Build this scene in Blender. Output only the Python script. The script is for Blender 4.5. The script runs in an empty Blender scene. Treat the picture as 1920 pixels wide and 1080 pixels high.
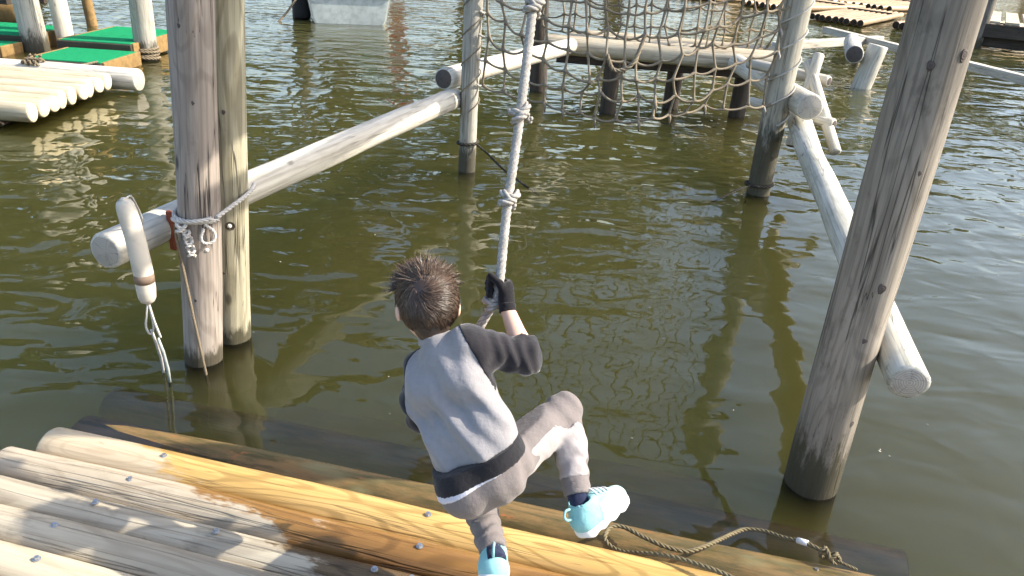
import bpy, bmesh, math, random
import numpy as np
from mathutils import Vector, Matrix
R = math.radians
random.seed(7); np.random.seed(7)
sc = bpy.context.scene
COL = sc.collection
V = Vector

# ------------------------------------------------------------------ camera
EYE = V((0, 0, 1.65))
PITCH, ROLL = R(25.0), R(3.9)
fw = V((0, math.cos(PITCH), -math.sin(PITCH)))
rt = V((1, 0, 0)); up = rt.cross(fw)
cx = math.cos(ROLL) * rt + math.sin(ROLL) * up
cy = -math.sin(ROLL) * rt + math.cos(ROLL) * up
cd = bpy.data.cameras.new('camera'); cam = bpy.data.objects.new('camera', cd); COL.objects.link(cam)
cd.sensor_width = 36; cd.lens = 27.0; cd.clip_end = 500; cd.clip_start = 0.02
m = Matrix((cx, cy, -fw)).transposed().to_4x4(); m.translation = EYE
cam.matrix_world = m
sc.camera = cam
# ------------------------------------------------------------------ sky and sun
SUN = V((0.792, 0.042, 0.609)).normalized()
EL = math.asin(SUN.z); AZ = math.atan2(SUN.x, SUN.y)
w = bpy.data.worlds.new('World'); sc.world = w; w.use_nodes = True
nt = w.node_tree
sky = nt.nodes.new('ShaderNodeTexSky'); sky.sky_type = 'NISHITA'; sky.sun_disc = False
sky.sun_elevation = EL; sky.sun_rotation = AZ; sky.air_density = 1.0; sky.dust_density = 2.2; sky.ozone_density = 1.0
bg = nt.nodes['Background']; bg.inputs[1].default_value = 0.15
nt.links.new(sky.outputs[0], bg.inputs[0])
sl = bpy.data.lights.new('sun', 'SUN'); sl.energy = 3.5; sl.angle = R(0.53); sl.color = (1.0, 0.925, 0.80)
so = bpy.data.objects.new('sun', sl); COL.objects.link(so)
so.rotation_euler = (-SUN).to_track_quat('-Z', 'Y').to_euler(); so.location = (6, 2, 6)
vs = sc.view_settings
vs.view_transform = 'Standard'; vs.look = 'None'; vs.exposure = 1.27; vs.gamma = 1.0; vs.use_curve_mapping = False
sc.cycles.use_denoising = True; sc.cycles.use_adaptive_sampling = True; sc.cycles.adaptive_threshold = 0.02
sc.cycles.max_bounces = 6; sc.cycles.transparent_max_bounces = 12; sc.cycles.volume_bounces = 1
sc.cycles.sample_clamp_indirect = 6.0
sc.cycles.caustics_reflective = False; sc.cycles.caustics_refractive = False

# ------------------------------------------------------------------ helpers
def tag(o, label=None, cat=None, group=None, kind=None):
    if label: o['label'] = label
    if cat: o['category'] = cat
    if group: o['group'] = group
    if kind: o['kind'] = kind
    return o

def empty(name, loc=(0, 0, 0), label=None, cat=None, group=None):
    o = bpy.data.objects.new(name, None); COL.objects.link(o); o.location = loc
    o.empty_display_size = 0.1
    return tag(o, label, cat, group)

def link(name, me, mat=None, parent=None, smooth=True):
    if mat is not None and not me.materials: me.materials.append(mat)
    o = bpy.data.objects.new(name, me); COL.objects.link(o)
    if smooth: me.polygons.foreach_set('use_smooth', [True] * len(me.polygons))
    if parent is not None:
        o.parent = parent
        # parents are only moved/rotated before their children are made: keep the child in world space
        o.matrix_parent_inverse = pm(parent).inverted()
    return o

def pm(o):
    mm = o.matrix_basis.copy()
    if o.parent is not None: mm = pm(o.parent) @ o.matrix_parent_inverse @ mm
    return mm

def mesh_py(verts, faces, name='mesh'):
    me = bpy.data.meshes.new(name); me.from_pydata([tuple(v) for v in verts], [], faces); me.update(); return me

def bm_mesh(bm, name='mesh'):
    me = bpy.data.meshes.new(name); bmesh.ops.recalc_face_normals(bm, faces=bm.faces); bm.to_mesh(me); bm.free(); return me

def sharp(o, ang=35):
    me = o.data
    try: me.set_sharp_from_angle(angle=R(ang))
    except Exception: pass
    return o

class NT:
    """small node helper"""
    def __init__(s, name):
        s.m = bpy.data.materials.new(name); s.m.use_nodes = True
        s.t = s.m.node_tree; s.n = s.t.nodes; s.b = s.n['Principled BSDF']; s.out = s.n['Material Output']
    def node(s, typ, **kw):
        n = s.n.new(typ)
        for k, v in kw.items(): setattr(n, k, v)
        return n
    def lk(s, a, b): s.t.links.new(a, b)
    def val(s, inp, v):
        if hasattr(v, 'is_output'): s.lk(v, inp)
        else: inp.default_value = v
    def math(s, op, a, b=0.0, c=None, clamp=False):
        n = s.node('ShaderNodeMath', operation=op); n.use_clamp = clamp
        s.val(n.inputs[0], a); s.val(n.inputs[1], b)
        if c is not None: s.val(n.inputs[2], c)
        return n.outputs[0]
    def vmath(s, op, a, b=None):
        n = s.node('ShaderNodeVectorMath', operation=op)
        s.val(n.inputs[0], a)
        if b is not None: s.val(n.inputs[1], b)
        return n.outputs[0] if op not in ('DOT_PRODUCT', 'LENGTH') else n.outputs['Value']
    def noise(s, vec, scale=1.0, detail=4.0, rough=0.55, dist=0.0):
        n = s.node('ShaderNodeTexNoise'); s.lk(vec, n.inputs['Vector'])
        n.inputs['Scale'].default_value = scale; n.inputs['Detail'].default_value = detail
        n.inputs['Roughness'].default_value = rough; n.inputs['Distortion'].default_value = dist
        return n.outputs[0]
    def ramp(s, fac, stops, interp='LINEAR'):
        n = s.node('ShaderNodeValToRGB'); n.color_ramp.interpolation = interp
        e = n.color_ramp.elements
        while len(e) < len(stops): e.new(0.5)
        for k, (p, c) in enumerate(stops):
            e[k].position = p
            e[k].color = (c, c, c, 1) if isinstance(c, (int, float)) else (*c, 1)
        s.lk(fac, n.inputs[0]); return n.outputs[0]
    def smooth(s, x, a, b):
        n = s.node('ShaderNodeMapRange', interpolation_type='SMOOTHSTEP')
        s.val(n.inputs[0], x); n.inputs[1].default_value = a; n.inputs[2].default_value = b
        return n.outputs[0]
    def mix(s, fac, a, b, mode='MIX'):
        n = s.node('ShaderNodeMix', data_type='RGBA', blend_type=mode)
        s.val(n.inputs[0], fac)
        for i, v in ((6, a), (7, b)):
            if hasattr(v, 'is_output'): s.lk(v, n.inputs[i])
            else: n.inputs[i].default_value = (*v, 1)
        return n.outputs[2]
    def bump(s, h, strength=0.5, dist=0.01, normal=None):
        n = s.node('ShaderNodeBump'); n.inputs['Strength'].default_value = strength; n.inputs['Distance'].default_value = dist
        s.lk(h, n.inputs['Height'])
        if normal is not None: s.lk(normal, n.inputs['Normal'])
        return n.outputs[0]
    def objvec(s, rand=True):
        tc = s.node('ShaderNodeTexCoord')
        if not rand: return tc.outputs['Object']
        oi = s.node('ShaderNodeObjectInfo')
        r = s.math('MULTIPLY', oi.outputs['Random'], 37.0)
        return s.vmath('ADD', tc.outputs['Object'], r)
    def pos(s): return s.node('ShaderNodeNewGeometry').outputs['Position']
    def scalev(s, v, xyz): return s.vmath('MULTIPLY', v, xyz)
    def rough(s, v): s.val(s.b.inputs['Roughness'], v)
    def color(s, v):
        if hasattr(v, 'is_output'): s.lk(v, s.b.inputs['Base Color'])
        else: s.b.inputs['Base Color'].default_value = (*v, 1)

def lin(r, g, b):
    f = lambda c: ((c / 255 + 0.055) / 1.055) ** 2.4 if c > 10 else c / 255 / 12.92
    return (f(r), f(g), f(b))

# ------------------------------------------------------------------ wood
def wood(name, light, mid, dark, ring=0.35, crack=0.7, knots=0.6, rough=0.75, algae=0.0, wet=None, bump=0.5, ringfreq=60.0, dirt=0.3, spec=0.25):
    s = NT(name); v = s.objvec()
    fine = s.noise(s.scalev(v, (70, 70, 2.2)), 1, 5, 0.6)
    fine2 = s.noise(s.scalev(v, (190, 190, 7)), 1, 3, 0.6)
    macro = s.noise(s.scalev(v, (4.5, 4.5, 1.3)), 1, 4, 0.6)
    # growth-ring contours drawn out along the log
    cont = s.noise(s.scalev(v, (8, 8, 1.5)), 1, 1.5, 0.4, 0.15)
    rg = s.math('SINE', s.math('MULTIPLY', cont, ringfreq))
    rg = s.smooth(rg, 0.35, 1.0)
    ck = s.noise(s.scalev(v, (20, 20, 0.55)), 1, 3, 0.55)
    ck = s.math('ABSOLUTE', s.math('SUBTRACT', ck, 0.5))
    ckm = s.noise(s.scalev(v, (5, 5, 1.1)), 1, 2)
    ckw = s.math('MULTIPLY', s.smooth(ckm, 0.42, 0.7), 0.024)
    crk = s.math('SUBTRACT', 1.0, s.math('DIVIDE', ck, s.math('ADD', ckw, 0.0015)), clamp=True)
    vo = s.node('ShaderNodeTexVoronoi'); s.lk(s.scalev(v, (7, 7, 3.4)), vo.inputs['Vector']); vo.inputs['Scale'].default_value = 1
    kn = s.math('SUBTRACT', 1.0, s.smooth(s.math('ADD', vo.outputs['Distance'], s.math('MULTIPLY', fine, 0.06)), 0.07, 0.16), clamp=True)
    kpick = s.math('GREATER_THAN', s.noise(s.scalev(v, (3.1, 3.1, 1.7)), 1, 0), 0.5)
    kn = s.math('MULTIPLY', s.math('MULTIPLY', kn, kpick), knots)
    c = s.mix(s.smooth(macro, 0.32, 0.7), mid, light)
    c = s.mix(s.math('MULTIPLY', s.smooth(fine, 0.45, 0.68), 0.55), c, dark)
    c = s.mix(s.math('MULTIPLY', rg, ring), c, dark)
    strk = s.noise(s.scalev(v, (26, 26, 0.8)), 1, 4, 0.6)
    c = s.mix(s.math('MULTIPLY', s.smooth(strk, 0.5, 0.7), 0.45 * min(1.0, crack)), c, dark)
    c = s.mix(s.math('MULTIPLY', s.smooth(strk, 0.45, 0.3), 0.45), c, light)
    blot = s.noise(s.scalev(v, (9, 9, 5)), 1, 5, 0.7)
    c = s.mix(s.math('MULTIPLY', s.smooth(blot, 0.56, 0.74), dirt), c, tuple(x * 0.45 for x in dark))
    c = s.mix(kn, c, tuple(x * 0.35 for x in dark))
    c = s.mix(s.math('MULTIPLY', crk, crack), c, tuple(x * 0.16 for x in dark))
    rgh = rough
    p = s.pos(); sep = s.node('ShaderNodeSeparateXYZ'); s.lk(p, sep.inputs[0])
    if algae:
        edge = s.noise(s.scalev(p, (34, 34, 7)), 1, 6, 0.75)
        zz = s.math('ADD', sep.outputs[2], s.math('MULTIPLY', s.math('SUBTRACT', edge, 0.5), -max(algae * 1.6, 0.2)))
        a = s.math('SUBTRACT', 1.0, s.smooth(zz, algae * 0.4, algae * 0.85), clamp=True)
        c = s.mix(s.math('MULTIPLY', a, 0.9), c, s.mix(edge, (0.022, 0.02, 0.011), (0.07, 0.062, 0.034)))
    if wet is not None:
        # soaked part of the raft: along-log coordinate u, across-log coordinate n
        u = s.vmath('DOT_PRODUCT', p, (0.978, -0.21, 0)); nn = s.vmath('DOT_PRODUCT', p, (0.21, 0.978, 0))
        e1 = s.noise(s.scalev(s.objvec(False), (14, 14, 5)), 1, 5, 0.7)
        lim = s.math('ADD', s.math('MULTIPLY', s.math('SUBTRACT', nn, 1.605), -2.6), -1.42)
        d = s.math('ADD', s.math('SUBTRACT', u, lim), s.math('MULTIPLY', s.math('SUBTRACT', e1, 0.5), 0.9))
        wm = s.smooth(d, -0.05, 0.06)
        wl, wd, wspots = wet
        wc = s.mix(s.smooth(macro, 0.3, 0.72), wd, wl)
        wc = s.mix(s.math('MULTIPLY', rg, 0.6), wc, tuple(x * 0.55 for x in wd))
        wc = s.mix(s.math('MULTIPLY', s.smooth(fine, 0.45, 0.7), 0.45), wc, tuple(x * 0.6 for x in wd))
        wc = s.mix(s.math('MULTIPLY', crk, crack), wc, (0.02, 0.012, 0.006))
        bl = s.smooth(s.noise(s.scalev(v, (16, 16, 3)), 1, 5, 0.7), 0.6, 0.66)
        wc = s.mix(s.math('MULTIPLY', bl, wspots), wc, light)
        c = s.mix(wm, c, wc)
        rgh = s.math('ADD', s.math('MULTIPLY', wm, -(rough - 0.3)), rough)
    s.color(c); s.rough(rgh); s.b.inputs['Specular IOR Level'].default_value = spec
    h = s.math('ADD', s.math('MULTIPLY', fine, 0.5), s.math('MULTIPLY', fine2, 0.3))
    h = s.math('SUBTRACT', h, s.math('MULTIPLY', crk, 1.6))
    h = s.math('ADD', h, s.math('MULTIPLY', kn, 0.5))
    h = s.math('ADD', h, s.math('MULTIPLY', macro, 0.8))
    s.lk(s.bump(h, bump, 0.006), s.b.inputs['Normal'])
    return s.m

def endgrain(name, light, dark):
    s = NT(name); v = s.objvec(False)
    sep = s.node('ShaderNodeSeparateXYZ'); s.lk(v, sep.inputs[0])
    n = s.noise(s.scalev(v, (20, 20, 3)), 1, 4, 0.6)
    r = s.math('SQRT', s.math('ADD', s.math('POWER', sep.outputs[0], 2.0), s.math('POWER', sep.outputs[1], 2.0)))
    rg = s.math('SINE', s.math('MULTIPLY', s.math('ADD', r, s.math('MULTIPLY', n, 0.012)), 900.0))
    c = s.mix(s.math('MULTIPLY', s.smooth(rg, -0.3, 1), 0.4), light, dark)
    ang = s.math('ARCTAN2', sep.outputs[0], sep.outputs[1])
    rad = s.math('ABSOLUTE', s.math('SINE', s.math('ADD', s.math('MULTIPLY', ang, 2.5), s.math('MULTIPLY', n, 3.0))))
    c = s.mix(s.math('MULTIPLY', s.smooth(rad, 0.1, 0.0), 0.55), c, tuple(x * 0.25 for x in dark))
    c = s.mix(s.math('MULTIPLY', s.smooth(n, 0.5, 0.7), 0.5), c, dark)
    s.color(c); s.rough(0.85); s.b.inputs['Specular IOR Level'].default_value = 0.15
    s.lk(s.bump(s.math('ADD', rg, n), 0.25, 0.002), s.b.inputs['Normal'])
    return s.m

M = {}
M['post_purple'] = wood('weathered_post_purple', (0.42, 0.36, 0.305), (0.305, 0.26, 0.222), (0.135, 0.11, 0.09), ring=0.3, crack=0.95, algae=0.11, knots=0.9)
M['post_green'] = wood('weathered_post_greenish', (0.47, 0.435, 0.315), (0.35, 0.32, 0.22), (0.17, 0.145, 0.09), ring=0.5, crack=0.7, algae=0.10, knots=0.8, ringfreq=45)
M['post_grey'] = wood('weathered_post_grey', (0.345, 0.305, 0.25), (0.215, 0.188, 0.152), (0.085, 0.072, 0.058), ring=0.25, crack=0.8, algae=0.30, knots=1.0, dirt=0.5)
M['post_pale'] = wood('weathered_post_pale', (0.50, 0.47, 0.40), (0.36, 0.335, 0.28), (0.16, 0.145, 0.115), ring=0.2, crack=0.6, algae=0.3, knots=0.5, dirt=0.6)
M['post_tide'] = wood('pale_post_dark_foot', (0.52, 0.49, 0.41), (0.38, 0.355, 0.29), (0.17, 0.15, 0.12), ring=0.2, crack=0.6, algae=0.8, knots=0.5, dirt=0.6)
M['log_white'] = wood('bleached_log', (0.68, 0.645, 0.555), (0.54, 0.505, 0.425), (0.29, 0.255, 0.20), ring=0.15, crack=0.5, knots=0.6, dirt=0.22, bump=0.35)
M['log_mottled'] = wood('mottled_lichen_log', (0.66, 0.63, 0.55), (0.50, 0.48, 0.40), (0.20, 0.20, 0.15), ring=0.15, crack=0.6, knots=0.6, dirt=0.9, bump=0.4)
M['log_cream'] = wood('cream_peeled_log', (0.60, 0.53, 0.385), (0.50, 0.43, 0.29), (0.36, 0.28, 0.17), ring=0.2, crack=0.35, knots=0.3, dirt=0.15, bump=0.3)
M['log_tan'] = wood('tan_log', (0.64, 0.56, 0.42), (0.52, 0.44, 0.31), (0.28, 0.215, 0.14), ring=0.25, crack=0.5, knots=0.5, dirt=0.35)
M['log_dark'] = wood('dark_wet_log', (0.085, 0.066, 0.05), (0.05, 0.04, 0.03), (0.022, 0.018, 0.014), ring=0.2, crack=0.6, rough=0.6)
M['raft_gold'] = wood('raft_log_gold', (0.62, 0.52, 0.37), (0.53, 0.43, 0.29), (0.36, 0.26, 0.16), ring=0.3, crack=0.3, knots=0.2, dirt=0.3, wet=((0.64, 0.42, 0.155), (0.52, 0.32, 0.095), 0.0), ringfreq=95, bump=0.28, spec=0.4)
M['raft_brown'] = wood('raft_log_brown', (0.52, 0.45, 0.34), (0.41, 0.34, 0.245), (0.27, 0.205, 0.135), ring=0.35, crack=0.35, knots=0.3, dirt=0.35, wet=((0.36, 0.195, 0.06), (0.22, 0.11, 0.034), 0.5), ringfreq=48, bump=0.45, spec=0.4)
M['raft_grey'] = wood('raft_log_grey', (0.48, 0.42, 0.315), (0.37, 0.315, 0.23), (0.26, 0.215, 0.155), ring=0.45, crack=0.4, knots=0.5, dirt=0.4, wet=((0.17, 0.115, 0.06), (0.11, 0.07, 0.036), 0.75), ringfreq=55, bump=0.5, spec=0.35)
M['raft_pale'] = wood('raft_log_pale', (0.57, 0.50, 0.37), (0.47, 0.40, 0.285), (0.38, 0.305, 0.21), ring=0.4, crack=0.3, knots=0.4, dirt=0.25, ringfreq=50, bump=0.4)
def sunken(name, c1, c2, c3):
    s = NT(name); v = s.objvec()
    a = s.noise(s.scalev(v, (14, 14, 4)), 1, 6, 0.7); b = s.noise(s.scalev(v, (45, 45, 5)), 1, 5, 0.65); k = s.noise(s.scalev(v, (6, 6, 2.2)), 1, 3, 0.6)
    c = s.mix(s.smooth(a, 0.38, 0.62), c1, c2); c = s.mix(s.math('MULTIPLY', s.smooth(b, 0.48, 0.66), 0.75), c, c3)
    c = s.mix(s.smooth(s.noise(s.scalev(v, (22, 22, 9)), 1, 5, 0.75), 0.6, 0.68), c, (0.30, 0.12, 0.045))
    c = s.mix(s.smooth(k, 0.55, 0.72), c, (0.20, 0.18, 0.09))
    s.color(c); s.rough(0.42); s.b.inputs['Specular IOR Level'].default_value = 0.3
    s.lk(s.bump(s.math('ADD', a, s.math('MULTIPLY', b, 0.6)), 0.5, 0.006), s.b.inputs['Normal'])
    return s.m
M['sunken'] = sunken('algae_covered_wet_log', (0.11, 0.085, 0.034), (0.215, 0.135, 0.055), (0.055, 0.052, 0.02))
M['end_pale'] = endgrain('end_grain_pale', (0.46, 0.42, 0.36), (0.24, 0.21, 0.18))
M['end_cream'] = endgrain('end_grain_cream', (0.74, 0.64, 0.42), (0.55, 0.44, 0.24))
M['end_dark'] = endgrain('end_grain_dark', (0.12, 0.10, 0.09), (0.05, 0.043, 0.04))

def plain(name, col, rough=0.6, spec=0.3, nscale=40, amt=0.25, bump=0.15, metallic=0.0, bd=0.002):
    s = NT(name); v = s.objvec()
    n = s.noise(v, nscale, 5, 0.65); n2 = s.noise(v, nscale * 0.13, 3, 0.6)
    c = s.mix(s.math('MULTIPLY', s.smooth(n, 0.4, 0.7), amt), col, tuple(x * 0.45 for x in col))
    c = s.mix(s.math('MULTIPLY', s.smooth(n2, 0.4, 0.7), amt), c, tuple(x * 0.6 for x in col))
    s.color(c); s.rough(rough); s.b.inputs['Specular IOR Level'].default_value = spec; s.b.inputs['Metallic'].default_value = metallic
    s.lk(s.bump(n, bump, bd), s.b.inputs['Normal'])
    return s.m
M['rope_white'] = plain('rope_white_cotton', (0.62, 0.59, 0.54), 0.9, 0.1, 260, 0.5, 0.6, bd=0.003)
M['rope_swing'] = plain('rope_swing_greyed', (0.46, 0.43, 0.39), 0.9, 0.1, 160, 0.65, 0.6, bd=0.003)
M['rope_grey'] = plain('rope_weathered_grey', (0.30, 0.25, 0.18), 0.9, 0.1, 220, 0.5, 0.6, bd=0.003)
M['rope_tan'] = plain('rope_tan', (0.25, 0.20, 0.135), 0.9, 0.1, 220, 0.5, 0.6, bd=0.003)
M['rope_dark'] = plain('rope_dark_wet', (0.055, 0.05, 0.038), 0.7, 0.2, 200, 0.4, 0.5)
M['rope_olive'] = plain('rope_olive', (0.20, 0.165, 0.095), 0.8, 0.2, 220, 0.5, 0.5)
M['steel'] = plain('galvanised_steel', (0.55, 0.56, 0.58), 0.35, 0.5, 90, 0.25, 0.1, 0.9)
M['rust'] = plain('rust_red_board', (0.30, 0.085, 0.045), 0.8, 0.2, 60, 0.4, 0.3)
M['green'] = plain('green_turf_carpet', (0.012, 0.27, 0.105), 0.9, 0.1, 120, 0.35, 0.8, bd=0.006)
M['ochre'] = plain('ochre_timber', (0.30, 0.19, 0.075), 0.8, 0.2, 14, 0.7, 0.3)
M['boat_white'] = plain('boat_white_paint', (0.72, 0.70, 0.60), 0.45, 0.4, 12, 0.25, 0.08)
M['boat_stern'] = plain('boat_grey_green_paint', (0.50, 0.55, 0.52), 0.55, 0.4, 9, 0.55, 0.08)
M['black'] = plain('black_rubber', (0.02, 0.02, 0.02), 0.7, 0.3, 30, 0.3, 0.3)
M['float'] = plain('float_foam_offwhite', (0.62, 0.57, 0.48), 0.7, 0.3, 18, 0.35, 0.25)
M['tape_brown'] = plain('brown_band', (0.25, 0.18, 0.13), 0.7, 0.2, 40, 0.5, 0.2)
M['tape_white'] = plain('white_tape', (0.75, 0.75, 0.75), 0.4, 0.4, 40, 0.2, 0.1)
M['soil'] = plain('bank_soil', (0.11, 0.085, 0.05), 0.95, 0.1, 2, 0.5, 0.5, bd=0.05)
M['bark'] = plain('tree_bark', (0.10, 0.075, 0.055), 0.95, 0.1, 9, 0.5, 0.6, bd=0.02)
M['bamboo_end'] = plain('bamboo_dark_end', (0.045, 0.032, 0.022), 0.8, 0.2, 30, 0.4, 0.2)
M['timber_grey'] = wood('sawn_timber_grey', (0.62, 0.58, 0.49), (0.5, 0.46, 0.38), (0.28, 0.25, 0.2), ring=0.2, crack=0.4, knots=0.3, dirt=0.35)
def foliage(name, a, b):
    s = NT(name); n = s.noise(s.objvec(), 0.9, 3); n2 = s.noise(s.objvec(), 9, 2)
    c = s.mix(s.smooth(n, 0.35, 0.65), a, b); c = s.mix(s.math('MULTIPLY', n2, 0.5), c, tuple(x * 0.5 for x in a))
    s.color(c); s.rough(0.7); s.b.inputs['Specular IOR Level'].default_value = 0.2; return s.m
M['leaf_a'] = foliage('evergreen_leaves', (0.035, 0.05, 0.018), (0.06, 0.07, 0.022))
M['leaf_b'] = foliage('winter_brown_leaves', (0.10, 0.075, 0.03), (0.14, 0.10, 0.045))
def bamboo():
    s = NT('bamboo_cane'); v = s.objvec(); sep = s.node('ShaderNodeSeparateXYZ'); s.lk(v, sep.inputs[0])
    n = s.noise(s.scalev(v, (9, 9, 0.8)), 1, 4)
    c = s.mix(s.smooth(n, 0.35, 0.65), (0.33, 0.21, 0.105), (0.46, 0.32, 0.17))
    j = s.math('FRACT', s.math('MULTIPLY', sep.outputs[2], 2.3))
    c = s.mix(s.math('MULTIPLY', s.smooth(j, 0.08, 0.0), 0.7), c, (0.12, 0.07, 0.03))
    s.color(c); s.rough(0.45); return s.m
M['bamboo'] = bamboo()

# ------------------------------------------------------------------ water
def water_mat():
    s = NT('lake_water'); s.n.remove(s.b)
    p = s.pos()
    far = s.smooth(s.vmath('DOT_PRODUCT', p, (-0.25, 1.0, 0)), 2.4, 7.0)
    a = s.noise(s.scalev(p, (1.5, 2.6, 1)), 1.0, 1.5, 0.45, 0.5)
    b = s.noise(s.scalev(p, (3.4, 5.6, 1)), 1.0, 1.2, 0.4, 0.9)
    c = s.noise(s.scalev(p, (15, 27, 1)), 1.0, 1.0, 0.4, 0.4)
    dd = s.noise(s.scalev(p, (5.2, 3.1, 1)), 1.0, 1.5, 0.45, 0.6)
    amp_b = s.math('ADD', s.math('MULTIPLY', far, 0.0030), 0.0068)
    amp_c = s.math('ADD', s.math('MULTIPLY', far, 0.00055), 0.00010)
    patch = s.smooth(s.noise(s.scalev(p, (0.5, 0.8, 1)), 1.0, 2), 0.3, 0.7)
    h = s.math('MULTIPLY', a, 0.024)
    h = s.math('ADD', h, s.math('MULTIPLY', s.math('MULTIPLY', b, amp_b), s.math('ADD', patch, 0.45)))
    h = s.math('ADD', h, s.math('MULTIPLY', s.math('MULTIPLY', c, amp_c), s.math('ADD', patch, 0.3)))
    h = s.math('ADD', h, s.math('MULTIPLY', s.math('MULTIPLY', dd, far), s.math('ADD', s.math('MULTIPLY', patch, 0.014), 0.010)))
    nb = s.bump(h, 1.0, 1.0)
    fr = s.node('ShaderNodeFresnel'); fr.inputs['IOR'].default_value = 1.36; s.lk(nb, fr.inputs['Normal'])
    gl = s.node('ShaderNodeBsdfGlossy'); gl.inputs['Roughness'].default_value = 0.015; gl.inputs['Color'].default_value = (1, 1, 1, 1)
    s.lk(nb, gl.inputs['Normal'])
    tr = s.node('ShaderNodeBsdfTransparent')
    mx = s.node('ShaderNodeMixShader'); s.lk(fr.outputs[0], mx.inputs[0]); s.lk(tr.outputs[0], mx.inputs[1]); s.lk(gl.outputs[0], mx.inputs[2])
    s.lk(mx.outputs[0], s.out.inputs['Surface'])
    vol = s.node('ShaderNodeVolumePrincipled')
    vol.inputs['Color'].default_value = (0.84, 0.685, 0.20, 1); vol.inputs['Density'].default_value = 5.5
    vol.inputs['Absorption Color'].default_value = (0.35, 0.3, 0.08, 1)
    s.lk(vol.outputs[0], s.out.inputs['Volume'])
    return s.m
M['water'] = water_mat()
bm = bmesh.new(); bmesh.ops.create_cube(bm, size=1.0)
for v_ in bm.verts: v_.co = V((v_.co.x * 240, v_.co.y * 240 + 60, -1.0 + v_.co.z * 2.0))
wat = link('water', bm_mesh(bm), M['water'], smooth=False); tag(wat, kind='structure')
bed = link('lake_bed', mesh_py([(-160, -100, -2.1), (160, -100, -2.1), (160, 220, -2.1), (-160, 220, -2.1)], [(0, 1, 2, 3)]), M['soil']); tag(bed, kind='structure')

# ------------------------------------------------------------------ builders
def ortho(d):
    d = V(d).normalized(); a = V((0, 0, 1)) if abs(d.z) < 0.9 else V((0, 1, 0))
    x = a.cross(d).normalized(); y = d.cross(x).normalized(); return x, y, d

def log_mesh(L, r0, r1, seg=22, wob=0.02, bend=0.0, bev=0.012, step=0.09, ell=1.0, cap_mat=True):
    """peeled round log along local +z with uneven girth, slight bend and eased ends"""
    n = max(4, int(L / step)); ph = [random.uniform(0, 6.28) for _ in range(8)]
    zs = [0, bev * 0.35] + [bev + (L - 2 * bev) * k / n for k in range(n + 1)] + [L - bev * 0.35, L]
    ins = [bev, bev * 0.3] + [0] * (n + 1) + [bev * 0.3, bev]
    verts, faces = [], []
    for z, i_ in zip(zs, ins):
        t = z / L; rr = r0 + (r1 - r0) * t
        ox = bend * math.sin(math.pi * t + 0.2) + wob * rr * math.sin(ph[0] + 3.1 * z); oy = bend * 0.5 * math.sin(math.pi * t * 1.7) + wob * rr * math.sin(ph[1] + 2.3 * z)
        for k in range(seg):
            a = 2 * math.pi * k / seg
            q = rr * (1 + wob * (0.6 * math.sin(2 * a + ph[2] + 1.7 * z) + 0.5 * math.sin(3 * a + ph[3] - 2.9 * z) + 0.35 * math.sin(5 * a + ph[4] + 4.1 * z) + 0.5 * math.sin(ph[5] + 7.3 * z))) - i_
            verts.append((ox + q * math.cos(a), oy + q * math.sin(a) * ell, z))
    m_ = len(zs)
    for j in range(m_ - 1):
        for k in range(seg):
            faces.append((j * seg + k, j * seg + (k + 1) % seg, (j + 1) * seg + (k + 1) % seg, (j + 1) * seg + k))
    faces.append(tuple(reversed(range(seg)))); faces.append(tuple((m_ - 1) * seg + k for k in range(seg)))
    me = mesh_py(verts, faces)
    return me

def place(o, p0, p1, spin=None):
    x, y, d = ortho(V(p1) - V(p0))
    mm = Matrix((x, y, d)).transposed().to_4x4()
    mm = mm @ Matrix.Rotation(random.uniform(0, 6.28) if spin is None else spin, 4, 'Z')
    mm.translation = V(p0)
    o.matrix_basis = mm
    return o

def log(name, p0, p1, r0, r1=None, mat='log_white', end='end_pale', parent=None, **kw):
    r1 = r0 if r1 is None else r1
    L = (V(p1) - V(p0)).length
    me = log_mesh(L, r0, r1, **kw)
    me.materials.append(M[mat]); me.materials.append(M[end])
    nf = len(me.polygons); me.polygons[nf - 1].material_index = 1; me.polygons[nf - 2].material_index = 1
    o = link(name, me, None, None); sharp(o, 50)
    place(o, p0, p1)
    if parent is not None:
        o.parent = parent; o.matrix_parent_inverse = pm(parent).inverted()
    return o

def resample(pts, step):
    """Catmull-Rom through pts, even-ish steps"""
    P = [V(p) for p in pts]; out = []
    for i in range(len(P) - 1):
        p0 = P[max(i - 1, 0)]; p1 = P[i]; p2 = P[i + 1]; p3 = P[min(i + 2, len(P) - 1)]
        n = max(1, int(math.ceil((p2 - p1).length / step)))
        for k in range(n):
            t = k / n
            out.append(0.5 * ((2 * p1) + (-p0 + p2) * t + (2 * p0 - 5 * p1 + 4 * p2 - p3) * t * t + (-p0 + 3 * p1 - 3 * p2 + p3) * t ** 3))
    out.append(P[-1]); return out

def frames(path):
    fr = []; T0 = (path[1] - path[0]).normalized(); x, y, _ = ortho(T0)
    for i, p in enumerate(path):
        a = path[max(i - 1, 0)]; b = path[min(i + 1, len(path) - 1)]
        T = (b - a)
        T = T.normalized() if T.length > 1e-9 else T0
        q = T0.rotation_difference(T); x = q @ x; x = (x - T * x.dot(T)).normalized(); y = T.cross(x)
        fr.append((p, x.copy(), y.copy(), T)); T0 = T
    return fr

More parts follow.
